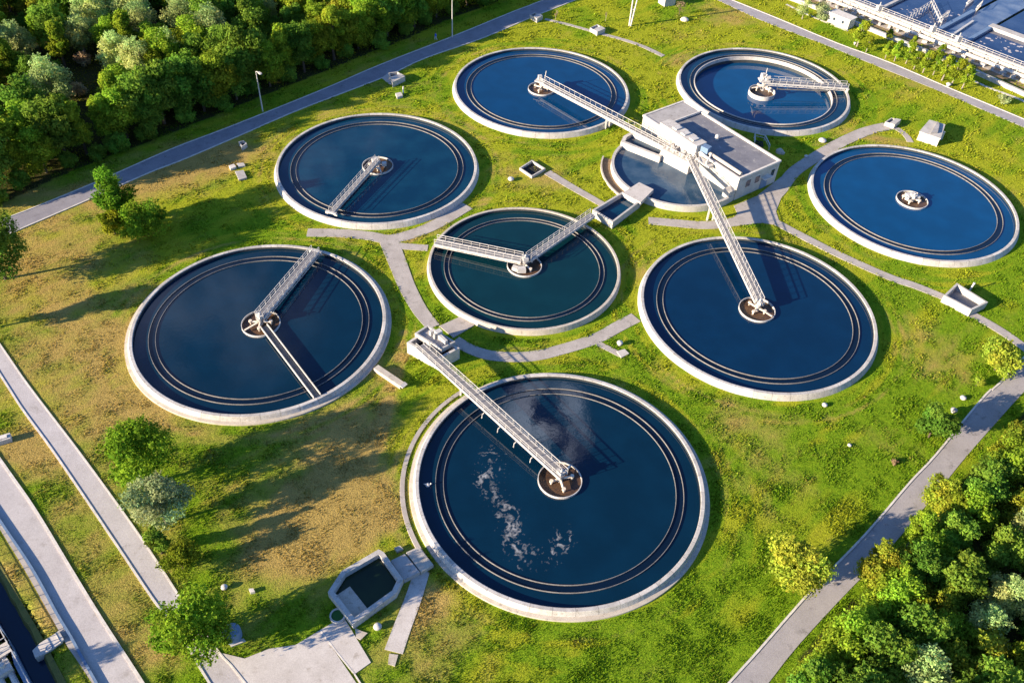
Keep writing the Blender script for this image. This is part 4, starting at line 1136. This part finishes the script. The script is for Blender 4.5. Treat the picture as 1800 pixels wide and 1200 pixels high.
# ------------------------------------------------------------------ aeration basin at the upper right
ZA = 2.4
q0, q1 = Vector(P(1590, 36, ZA)), Vector(P(1800, 118, ZA))
ad = (q1 - q0).normalized(); an = Vector((-ad.y, ad.x))
def ap(u, v): q = q0 + ad * u + an * v; return (q.x, q.y)
U0, U1, VD = -32.0, 62.0, 46.0
cc = ap(15, 20)
ab = thing('aeration_basin', 'large rectangular aeration basin with white walls and foamy blue cells', 'basin', (cc[0], cc[1], 0))
MB().wall_ring([ap(U0, 0), ap(U1, 0), ap(U1, VD), ap(U0, VD)], -.1, ZA, .7, .5).build('wall', M['grey'], ab)
ud = []
for (u, v), (u2, v2) in (((1540, 18), (1598, -14)), ((1641, 56), (1733, 4)), ((1691, 76), (1774, 28))):
    a = Vector(P(u, v, ZA)); ud.append((a - q0).dot(ad))
for i, (u, vend, w) in enumerate(zip(ud, (VD - .5, 22, 16), (.8, 1.1, 1.0))):
    MB().prism([ap(u - w / 2, .6), ap(u + w / 2, .6), ap(u + w / 2, vend), ap(u - w / 2, vend)], .3, ZA - .03).build('divider', M['white'] if i == 0 else M['blue_paint'], ab)
cells = [(U0, ud[0], 'aer'), (ud[0], ud[1], 'aer'), (ud[1], ud[2], 'frothy'), (ud[2], U1, 'aer')]
for a, c_, wm in cells:
    MB().prism([ap(a + .4, .6), ap(c_ - .4, .6), ap(c_ - .4, VD - .6), ap(a + .4, VD - .6)], 1.2, 1.65).build('water', W[wm], ab)
MB().prism([ap(ud[2] - .6, 15.5), ap(U1, 15.5), ap(U1, 18), ap(ud[2] - .6, 18)], 1.0, ZA + .02).build('cross_walkway', M['white'], ab)
MB().bar((*ap((ud[1] + ud[2]) / 2 - .2, 3.0), 1.9), (*ap((ud[1] + ud[2]) / 2 - 1.0, 16), 1.9), .55, .5).build('feed_trough', M['paint'], ab)
fb = MB(); g_ = np.random.default_rng(4)
for _ in range(46):
    u = ud[2] + 2 + g_.random() * 16; v = 2 + 11 * g_.random(); s = g_.uniform(.12, .55)
    c = ap(u, v); n = 9
    fb.add([(c[0] + s * g_.uniform(.6, 1.2) * math.cos(6.283 * k / n), c[1] + s * g_.uniform(.6, 1.2) * math.sin(6.283 * k / n), 1.665 + .01 * g_.random()) for k in range(n)], [tuple(range(n))])
for _ in range(60):
    u = ud[0] + 3 + g_.random() * (ud[1] - ud[0] - 4); v = 1.5 + 16 * g_.random(); s = g_.uniform(.1, .4)
    c = ap(u, v); n = 8
    fb.add([(c[0] + s * g_.uniform(.5, 1.4) * math.cos(6.283 * k / n), c[1] + s * g_.uniform(.5, 1.4) * math.sin(6.283 * k / n), 1.665 + .01 * g_.random()) for k in range(n)], [tuple(range(n))])
fbo = fb.build('foam_flecks', M['foam'], ab)
for (u, v), (u2, v2), w_ in (((1637, 2), (1655, 40), .3), ((1640, 4), (1600, 30), .16), ((1652, 34), (1668, 24), .2), ((1700, 6), (1716, -8), .5), ((1716, 16), (1726, 6), .22)):
    a, c = P(u, v, 2.6), P(u2, v2, 2.6)
    tr_ = MB().bar((*a, 2.6), (*c, 2.6), w_, .25); n_ = 7
    for k in range(n_ + 1):
        x_ = a[0] + (c[0] - a[0]) * k / n_; y_ = a[1] + (c[1] - a[1]) * k / n_
        tr_.bar((x_, y_, 1.4), (x_, y_, 3.5), .08)
    tr_.bar((*a, 3.5), (*c, 3.5), .09)
    tr_.build('aerator_pipe', M['paint'], ab)
rl = MB()
for s, z in ((.15, ZA + 1.0), (.15, ZA + .5)): rl.bar((*ap(U0, s), z), (*ap(U1, s), z), .07)
for u in np.arange(U0, U1, 1.8): rl.bar((*ap(u, .15), ZA), (*ap(u, .15), ZA + 1.0), .06)
rl.build('railing', M['paint'], ab)
for off, z, rd in ((-.8, 1.75, .32), (-1.55, .95, .42)):
    MB().tube([(*ap(U0, off), z), (*ap(U1, off), z)], rd, 10).build('air_pipe', M['paint'], ab)
sp = MB()
for u in np.arange(U0, U1, 3.4):
    sp.bar((*ap(u, -.9), 0), (*ap(u, -.9), 2.2), .28); sp.bar((*ap(u, -1.9), .5), (*ap(u, -.1), .5), .22)
sp.build('pipe_support', M['beige'], ab)
wk = MB()
for u in np.arange(U0 + 1, U1, 2.6):
    k = random.random(); c = ap(u, -2.2 - .5 * k)
    wk = MB()
    wk.box((c[0], c[1], .35), (random.uniform(.5, 1.6), random.uniform(.4, .9), random.uniform(.5, 1.0)), rz_ := random.random() * 3)
    if k > .6: wk.tube([(*ap(u, -.8), 1.8), (*ap(u, -1.7), 2.0), (*ap(u, -2.1), .1)], .12, 6)
    wk.build('pipe_fitting', M['white'], ab)
MB().prism([ap(U0, -3.2), ap(U1, -3.2), ap(U1, -.02), ap(U0, -.02)], -.2, .08).build('apron', M['path'], ab)
for u in (ud[1] - .3, ud[2] - 1.2, ud[0] + .5):
    c = ap(u, -.2); MB().box((c[0], c[1], ZA + .7), (1.3, 1.0, 1.4), .4).box((c[0] + .9, c[1] + .3, ZA + .45), (.7, .7, .9), .9).tube([(c[0], c[1], ZA), (c[0], c[1], ZA + 2.2)], .12).build('valve_unit', M['paint'], ab)
# low wall and sandy strip before it
lw = PX([(1380, -8), (1440, 14), (1520, 46), (1590, 74), (1700, 118), (1800, 163), (1860, 190)], .7)
tag(MB().prism(ribbon(lw, .75), -.1, .95).build('low_wall', M['white']), 'long low white wall between the row of young trees and the aeration basin', 'wall')
st_ = PX([(1380, -20), (1590, 64), (1800, 150), (1870, 178)], 0)
tag(MB().prism(ribbon(st_, 3.6), -.3, .045).build('path', M['soil']), kind='structure')
path([(1690, 132), (1735, 153), (1795, 176), (1840, 200)], .8, 'kerb', .052)
path([(1382, 8), (1420, 26), (1490, 55)], .7, 'kerb', .052)
c = P(1478, 46); rz = math.atan2(ad.y, ad.x)
sh = thing('shed', 'low white shed with two tiny windows by the row of young trees', 'shed', (c[0], c[1], 0), 0)
MB().box((c[0], c[1] + 1, 1.2), (6.2, 3.0, 2.6), rz).build('wall', M['rim'], sh)
MB().box((c[0], c[1] + 1, 2.58), (6.6, 3.4, .18), rz).build('roof', M['kerb'], sh)
for k in (-1.3, 1.3):
    MB().box((c[0] + ad.x * k + an.x * -1.5, c[1] + 1 + ad.y * k + an.y * -1.5, 1.4), (.6, .08, .7), rz).build('window', M['glass'], sh)

# ------------------------------------------------------------------ small structures on the grass
def hatch(label, px, z=.9, th=.22, floor=None, lid=False, name='hatch_box', mat='white', floor_mat='dark', cat='hatch'):
    p = PX(px, z); c = np.mean(p, 0)
    o = thing(name, label, cat, (c[0], c[1], 0))
    MB().wall_ring(p, -.1, z, th).build('wall', M[mat], o)
    q = inset(p, th * .8)
    MB().prism(q, 0, z * .35 if floor is None else floor).build('floor', M[floor_mat], o)
    if lid:
        a = [Vector(k) for k in ccw(p)]
        half = [tuple(a[0]), tuple(a[1]), tuple(a[1].lerp(a[2], .55)), tuple(a[0].lerp(a[3], .55))]
        MB().prism(half, z + .01, z + .12, bottom=True).build('lid', M[mat], o)
    return o
hatch('open concrete box with a dark sandy floor beside the narrow path on the right', [(1659, 519), (1682, 497), (1737, 531), (1708, 545)], 1.5, .35, .35, floor_mat='deck', name='open_chamber', cat='chamber')
hatch('sunken open square box with white rims among the middle tanks', [(913, 295), (935, 281), (959, 296), (935, 310)], .55, .25, .03, name='open_chamber', cat='chamber')
hatch('white hatch box with a half lid beside the far road on the left', [(683, 128), (699, 126), (712, 135), (690, 146)], 1.1, .2, lid=True)
hatch('small white hatch box where the small path leaves the far road', [(931, 26), (940, 22), (954, 28), (944, 34)], 1.0, .2, lid=True)
hatch('white capped box beside the small path at the top', [(1037, 49), (1050, 43), (1064, 51), (1050, 57)], 1.0, .2, .7, lid=True, floor_mat='grey')
hatch('small white hatch at the end of the curved path beside the right tanks', [(1556, 214), (1567, 207), (1584, 211), (1573, 220)], 1.0, .2, .6, lid=True, floor_mat='deck')
hatch('small damaged white hatch on dry grass close to the far road', [(419, 249), (428, 247), (434, 252), (425, 258)], .9, .18)
def block_hut():
    p = PX([(1611, 246), (1628, 226), (1654, 234), (1646, 258)], 0); c = np.mean(p, 0)
    o = thing('valve_hut', 'squat white concrete hut with a sloping lid above the bright blue right tank', 'hut', (c[0], c[1], 0))
    MB().prism(p, -.1, 1.9).build('wall', M['rim'], o)
    r_ = inset(p, .35)
    MB().prism(inset(p, -.12), 1.9, 2.1, bottom=True).build('roof', M['white'], o)
    a = [Vector(k) for k in ccw(r_)]
    MB().prism([tuple(a[0].lerp(a[2], .2)), tuple(a[1].lerp(a[3], .2)), tuple(a[1].lerp(a[2], .5)), tuple(a[0].lerp(a[3], .5))], 2.1, 2.5).build('hatch', M['grey'], o)
    q = c; MB().box((q[0] + 1.6, q[1] - .6, 1.0), (.9, 1.3, 1.9), .6).build('cabinet', M['rim'], o)
block_hut()
p = PX([(671, 137), (683, 128), (691, 145), (686, 149)], .12)
tag(MB().prism(p, -.1, .14).build('apron', M['pad']), 'pale paved apron between the far road and the hatch with a half lid', 'slab')
def vent(label, u, v, r=.5, h=.5, name='vent_cap', mat='paint', cat='vent'):
    x, y = P(u, v); o = thing(name, label, cat, (x, y, 0))
    MB().tube([(x, y, -.1), (x, y, h)], r * .6, 12).build('stem', M['grey'], o)
    MB().lathe([(.01, h + r * .55), (r * .55, h + r * .48), (r * .92, h + r * .22), (r, h - .02), (r * .95, h - .1), (.02, h - .12)][::-1], 20, (x, y)).build('cap', M[mat], o, True)
vent('round white vent cap left of the sunken square box', 898, 317, .62, .35)
vent('round white vent cap on the grass beside the many sided basin', 664, 1103, .5, .35)
vent('round white vent cap in the shade above the concrete pad', 395, 1034, .4, .4)
vent('white vent cap at the end of the short path stub in the middle', 1089, 606, .5, .5)
vent('small white vent cap on the grass below the deep blue tank', 1449, 713, .42, .25)
vent('white vent cap near the thin bush by the right hand road', 1692, 701, .48, .3)
vent('grey vent cap in the shade of the thin bush', 1675, 724, .5, .5, mat='grey')
vent('tiny white vent cap alone on the grass right of the nearest tank', 1493, 783, .3, .15)
vent('small white vent cap in the shadow beside the pump building', 1417, 276, .42, .2)
vent('round white lid between the pump building and the curved path', 1445, 249, .85, .3)
vent('flat round pinkish lid on the grass at the top edge', 1203, 36, 1.1, .15, mat='pier')
vent('small white vent cap beside the row of young trees', 1502, 79, .35, .5)
vent('pale pointed marker where the right upper road passes the young trees', 1666, 152, .6, .6)
def slab(name, label, px, z, mat='pad', cat='slab', z0=-.1):
    p = PX(px, z); tag(MB().prism(p, z0, z).build(name, M[mat]), label, cat)
slab('concrete_block', 'white concrete block in the shade right of a round vent cap', [(437, 1034), (445, 1033), (448, 1039), (440, 1041)], .4, 'kerb', 'block')
slab('slab', 'bluish tilted slab lying on dry grass near the left back tank', [(413, 301), (428, 299), (434, 312), (420, 316)], .35, 'grey')
slab('rubble', 'small heap of broken slabs on dry grass above the bluish slab', [(402, 291), (411, 288), (415, 293), (405, 297)], .45, 'kerb', 'rubble')
slab('rubble', 'flat broken piece beside the heap of slabs on dry grass', [(416, 287), (428, 286), (431, 291), (419, 293)], .3, 'white', 'rubble')
slab('slab', 'square white slab on the grass near the half lidded hatch', [(695, 164), (705, 162), (708, 168), (698, 171)], .5, 'rim')
x, y = P(709, 165); o = thing('marker_post', 'short dark post with a pale top beside the square white slab', 'post', (x, y, 0))
MB().tube([(x, y, -.1), (x, y, 1.1)], .13, 8).build('post', M['blue_paint'], o); MB().tube([(x, y, 1.1), (x + .05, y, 1.75)], .16, 8).build('top', M['paint'], o)
x, y = P(1704, 511); o = thing('marker_post', 'leaning white post behind the open concrete box on the right', 'post', (x, y, 0))
MB().tube([(x, y, -.1), (x + .2, y + .1, 1.6)], .16, 8).build('post', M['paint'], o); MB().tube([(x + .19, y + .1, 1.55), (x + .21, y + .1, 1.75)], .2, 8).build('top', M['kerb'], o)
slab('slab', 'end slab of the short path stub in the middle', [(1084, 617), (1098, 613), (1106, 621), (1092, 628)], .18, 'pad')
slab('broken_slab', 'cracked slab at the end of the straight path below the nearest tank', [(684, 1148), (700, 1150), (694, 1170), (682, 1166)], .10, 'beige')
slab('rock', 'pale rock beside the many sided basin and speckled slab', [(693, 962), (703, 958), (709, 964), (698, 969)], .4, 'beige', 'rock')
x, y = P(1370, 268); tag(MB().ball((x, y, .2), .85, 8, 5, .8).ball((x + .5, y - .4, .15), .55, 7, 5, .8).build('rock', M['beige']), 'pale lumpy rock in the shadow behind the pump building', 'rock')
# metal frame behind the building
o = thing('handrail_frame', 'bluish white metal frame standing in the shadow behind the pump building', 'frame', (*P(1337, 252), 0))
fr_ = MB(); pts = [P(1325, 256), P(1325, 243), P(1343, 247), P(1351, 264)]
for a, c in zip(pts[:-1], pts[1:]): fr_.bar((*a, 1.2), (*c, 1.2), .16); fr_.bar((*a, .6), (*c, .6), .1)
fr_.build('rail', M['paint'], o)
for a in pts: MB().bar((*a, -.1), (*a, 1.25), .16).build('post', M['paint'], o)
MB().prism(PX([(1326, 256), (1326, 246), (1341, 249), (1342, 259)]), -.1, .06).build('pit_cover', M['dark'], o)
# outlet pipe of the left tank
a, c = P(661, 646, .5), P(707, 677, .5)
o = thing('outlet_channel', 'short pale outlet pipe with a dark mouth sticking out of the large left tank', 'pipe', ((a[0] + c[0]) / 2, (a[1] + c[1]) / 2, 0))
MB().bar((*a, .4), (*c, .4), .95, .75).build('body', M['beige'], o)
d = (Vector(c) - Vector(a)).normalized(); MB().bar((*c, .42), (c[0] + d.x * .03, c[1] + d.y * .03, .42), .7, .5).build('mouth', M['dark'], o)
MB().bar((*c, .83), (c[0] + d.x * .6, c[1] + d.y * .6, .7), 1.05, .14).build('hood', M['kerb'], o)
# water butt on a slab
x, y = P(410, 1118); o = thing('water_tank', 'blue grey water tank in the shade beside the full green tree', 'water tank', (x, y, 0))
MB().lathe([(.02, 1.75), (.5, 1.7), (.95, 1.45), (1.05, 1.2), (1.05, .1), (.9, 0)][::-1], 24, (x, y)).build('shell', M['blue_paint'], o, True)
MB().tube([(x, y, 1.7), (x, y, 1.95)], .3, 12).build('lid', M['grey'], o)
slab('slab', 'ribbed grey slab in front of the blue grey water tank', [(402, 1128), (428, 1121), (432, 1126), (406, 1136)], .14, 'pad')
x, y = P(594, 1083); o = thing('manhole', 'round green manhole with a white rim touching the many sided basin', 'manhole', (x, y, 0))
MB().lathe([(.75, -.1), (.75, .35), (.95, .35), (.95, -.1)], 24, (x, y)).build('rim', M['rim'], o)
MB().disc(.76, .22, 24, (x, y)).build('cover', stained('green_cover', (.03, .12, .03), (.02, .08, .02)), o)
p = PX([(624, 1103), (634, 1108), (646, 1112), (634, 1124), (626, 1120)], .1)
tag(MB().prism(p, -.1, .14).build('broken_slab', M['beige']), 'broken slab edge between the many sided basin and the concrete pad', 'slab')
# small hut at the top edge
x, y = P(1172, 10); o = thing('hut', 'small pinkish hut cut by the top edge of the view', 'hut', (x, y, 0))
MB().box((x, y + 1, 1.2), (3.4, 3.0, 2.6), .5).build('wall', M['pad'], o)
MB().box((x, y + 1, 2.6), (3.8, 3.4, .2), .5).build('roof', M['kerb'], o)
MB().box((x - .72, y - .32, 1.1), (.9, .12, 1.9), .5).build('door', M['deck'], o)

# lamp posts and the utility pole
def lamp(label, u, v, h, az):
    x, y = P(u, v); o = thing('street_lamp', label, 'street lamp', (x, y, 0), 0, 'lamp posts along the far road')
    MB().tube([(x, y, -.2), (x, y, h * .6), (x, y, h)], [.16, .12, .085], 8).build('pole', M['paint'], o)
    ax, ay = math.cos(az), math.sin(az)
    MB().tube([(x, y, h), (x + ax * .5, y + ay * .5, h + .25), (x + ax * 1.3, y + ay * 1.3, h + .3)], [.08, .07, .06], 6).build('arm', M['paint'], o)
    MB().box((x + ax * 1.5, y + ay * 1.5, h + .3), (1.0, .45, .22), az).build('lamp_head', M['rim'], o)
lamp('white lamp post beside the far road, its bent head against the trees', 462, 196, 9.0, -.75)
lamp('white lamp post beside the far road, its top beyond the upper edge', 795, 66, 10.5, -.75)
x, y = P(1106, 46); o = thing('utility_pole', 'twin legged concrete utility pole at the top edge', 'utility pole', (x, y, 0))
MB().tube([(x, y, -.2), (x, y, 10)], [.22, .15], 8).build('leg', M['kerb'], o)
MB().tube([(x + .35, y - .1, -.2), (x + 1.3, y + .2, 9.2)], [.2, .14], 8).build('leg', M['kerb'], o)
MB().bar((x - .2, y, 4.2), (x + 1.1, y + .1, 4.4), .2).bar((x - 1, y, 9.6), (x + 2, y + .1, 9.6), .2).build('cross_bar', M['kerb'], o)
MB().tube([(x + .45, y + .05, 2.6), (x + .45, y + .05, 4.2)], .06, 6).build('cable', M['blue_paint'], o)

# person in blue on the verge of the far road
def person():
    x, y = P(766, 72); o = thing('person', 'person in a blue jacket and pale trousers walking on the verge of the far road', 'person', (0, 0, 0))
    def skin(name, verts, edges, rads, mat, par):
        me = bpy.data.meshes.new(name); me.from_pydata(verts, edges, []); me.materials.append(mat)
        ob = bpy.data.objects.new(name, me); COL.objects.link(ob)
        md = ob.modifiers.new('skin', 'SKIN'); sv = me.skin_vertices[0].data
        for i, q in enumerate(rads): sv[i].radius = (q, q)
        sv[0].use_root = True; md.use_smooth_shade = True
        ss = ob.modifiers.new('sub', 'SUBSURF'); ss.levels = ss.render_levels = 1
        ob.parent = par; return ob
    sk = stained('skin', (.42, .26, .18), (.38, .23, .16), 5)
    v = [(0, 0, .95), (0, 0, 1.2), (0, 0, 1.42), (0, .01, 1.54), (0, .02, 1.66), (0, .02, 1.76),
         (.11, 0, .88), (.13, .14, .48), (.13, .10, .08), (.13, .26, .05), (-.11, 0, .88), (-.13, -.10, .50), (-.13, -.26, .12), (-.13, -.12, .06),
         (.21, 0, 1.40), (.27, -.12, 1.14), (.26, -.06, .90), (.26, -.02, .78), (-.21, 0, 1.40), (-.27, .10, 1.14), (-.25, .24, .94), (-.24, .30, .84)]
    e = [(0, 1), (1, 2), (2, 3), (3, 4), (4, 5), (0, 6), (6, 7), (7, 8), (8, 9), (0, 10), (10, 11), (11, 12), (12, 13), (2, 14), (14, 15), (15, 16), (16, 17), (2, 18), (18, 19), (19, 20), (20, 21)]
    r_ = [.13, .12, .13, .055, .10, .08, .08, .06, .045, .04, .08, .06, .045, .04, .06, .045, .035, .03, .06, .045, .035, .03]
    skin('body', v, e, r_, sk, o)
    jv = [(0, 0, .88), (0, 0, 1.2), (0, 0, 1.42), (0, .01, 1.50), (.21, 0, 1.41), (.27, -.12, 1.14), (.26, -.06, .93), (-.21, 0, 1.41), (-.27, .10, 1.14), (-.25, .23, .96)]
    je = [(0, 1), (1, 2), (2, 3), (2, 4), (4, 5), (5, 6), (2, 7), (7, 8), (8, 9)]
    skin('jacket', jv, je, [.19, .18, .185, .10, .095, .075, .06, .095, .075, .06], stained('blue_jacket', (.03, .13, .70), (.02, .09, .55), 6), o)
    tv = [(0, 0, .93), (.11, 0, .86), (.13, .14, .48), (.13, .10, .14), (-.11, 0, .86), (-.13, -.10, .50), (-.13, -.25, .17)]
    skin('trousers', tv, [(0, 1), (1, 2), (2, 3), (0, 4), (4, 5), (5, 6)], [.155, .105, .085, .07, .105, .085, .07], stained('pale_trousers', (.55, .58, .62), (.45, .48, .52), 6), o)
    MB().ball((0, .0, 1.735), .112, 10, 6, .85).build('hair', M['bark'], o, True)
    o.location = (x, y, .06); o.rotation_euler = (0, 0, 2.2); o.scale = (1.15, 1.15, 1.15)
person()

# ------------------------------------------------------------------ lower left corner: low wall, canal edge, stub bridge
tag(MB().prism(ribbon(wo_left, .30), -.2, .34).build('low_wall', M['blue_paint']), 'low bluish wall along the outer left road', 'wall')
sb = PX([(70, 1130), (100, 1111), (110, 1127), (87, 1143), (62, 1156), (57, 1143)], .3); cc = np.mean(sb, 0)
o = thing('outfall_slab', 'grey concrete outfall slab reaching from the pavement over the canal', 'slab', (cc[0], cc[1], 0))
MB().prism(sb, -1.2, .34, bottom=True).build('slab', M['pad'], o)
q = P(86, 1137, .4); MB().lathe([(.3, .30), (.3, .37), (.4, .37), (.4, .30)], 18, q).build('valve_ring', M['blue_paint'], o)
MB().prism(PX([(98, 1113), (104, 1109), (113, 1124), (107, 1129)], .35), .2, .52).build('kerb', M['white'], o)
cwall = ribbon(canal_wall, .55)
cx = P(10, 1160)
o = thing('aeration_channel', 'blue edged concrete channel with white pipes in the lower left corner', 'channel', (cx[0], cx[1], 0))
MB().prism(cwall, -1.5, 1.0).build('edge_wall', M['blue_paint'], o)
inner = [(a - 9.0, b_ - 4.6) for a, b_ in canal_wall]
MB().prism(canal_wall + inner[::-1], -1.2, -.3).build('water', W['trough'], o)
t = Vector(P(50, 1200)) - Vector(P(0, 1107)); t.normalize(); tn = Vector((-t.y, t.x)); tn = tn if tn.x < 0 else -tn
base = Vector(P(17, 1135, 1.0))
MB().bar((base.x, base.y, .95), (base.x + tn.x * 9, base.y + tn.y * 9, .95), 1.5, .3).build('cross_walkway', M['pad'], o)
rl = MB()
for s in (-.7, .7):
    a = base + t * s; rl.bar((a.x, a.y, 2.0), (a.x + tn.x * 9, a.y + tn.y * 9, 2.0), .08)
    for k in range(6): rl.bar((a.x + tn.x * 1.7 * k, a.y + tn.y * 1.7 * k, 1), (a.x + tn.x * 1.7 * k, a.y + tn.y * 1.7 * k, 2.0), .07)
for k in range(-12, 12):
    a = base + t * (k * 1.6); rl.bar((a.x, a.y, .9), (a.x, a.y, 1.9), .07)
a = base - t * 20; c = base + t * 20; rl.bar((a.x, a.y, 1.9), (c.x, c.y, 1.9), .08); rl.bar((a.x, a.y, 1.45), (c.x, c.y, 1.45), .06)
rl.build('railing', M['paint'], o)
pp = MB()
for off in (1.1, 2.2):
    a = base + tn * off - t * 20; c = base + tn * off + t * 20
    pp.tube([(a.x, a.y, .6), (c.x, c.y, .6)], .33, 9)
pp.build('air_pipe', M['paint'], o)
a = base + t * 2.2 + tn * 1.4; MB().box((a.x, a.y, .9), (1.6, 1.4, 1.0), math.atan2(t.y, t.x)).tube([(a.x, a.y, 1.2), (a.x, a.y, 1.9)], .25).build('valve_unit', M['rim'], o)
c = P(6, 776); o = thing('concrete_block', 'white concrete block on the dry strip between the left roads', 'block', (c[0], c[1], 0))
MB().box((c[0], c[1], .35), (2.2, 1.1, .9), .5).build('body', M['rim'], o)
MB().box((c[0] + .1, c[1] + .05, .85), (1.2, .6, .14), .5).build('lid', M['kerb'], o)
# foam wisp / bird on the outer water of the nearest tank
x, y = P(752, 852, .45); o = thing('bird', 'small pale water bird floating near the left rim of the nearest tank', 'bird', (x, y, .40))
MB().add(*(lambda b_: (b_.v, b_.f))(MB().ball((x, y, .46), .34, 12, 7, .55).tube([(x + .26, y, .5), (x + .36, y, .68), (x + .40, y, .80)], [.10, .07, .07], 7).ball((x + .44, y, .83), .11, 9, 6).tube([(x - .25, y, .55), (x - .55, y, .66)], [.14, .03], 7).tube([(x + .52, y, .82), (x + .64, y, .80)], [.04, .015], 6))).build('body', M['rim'], o, True)
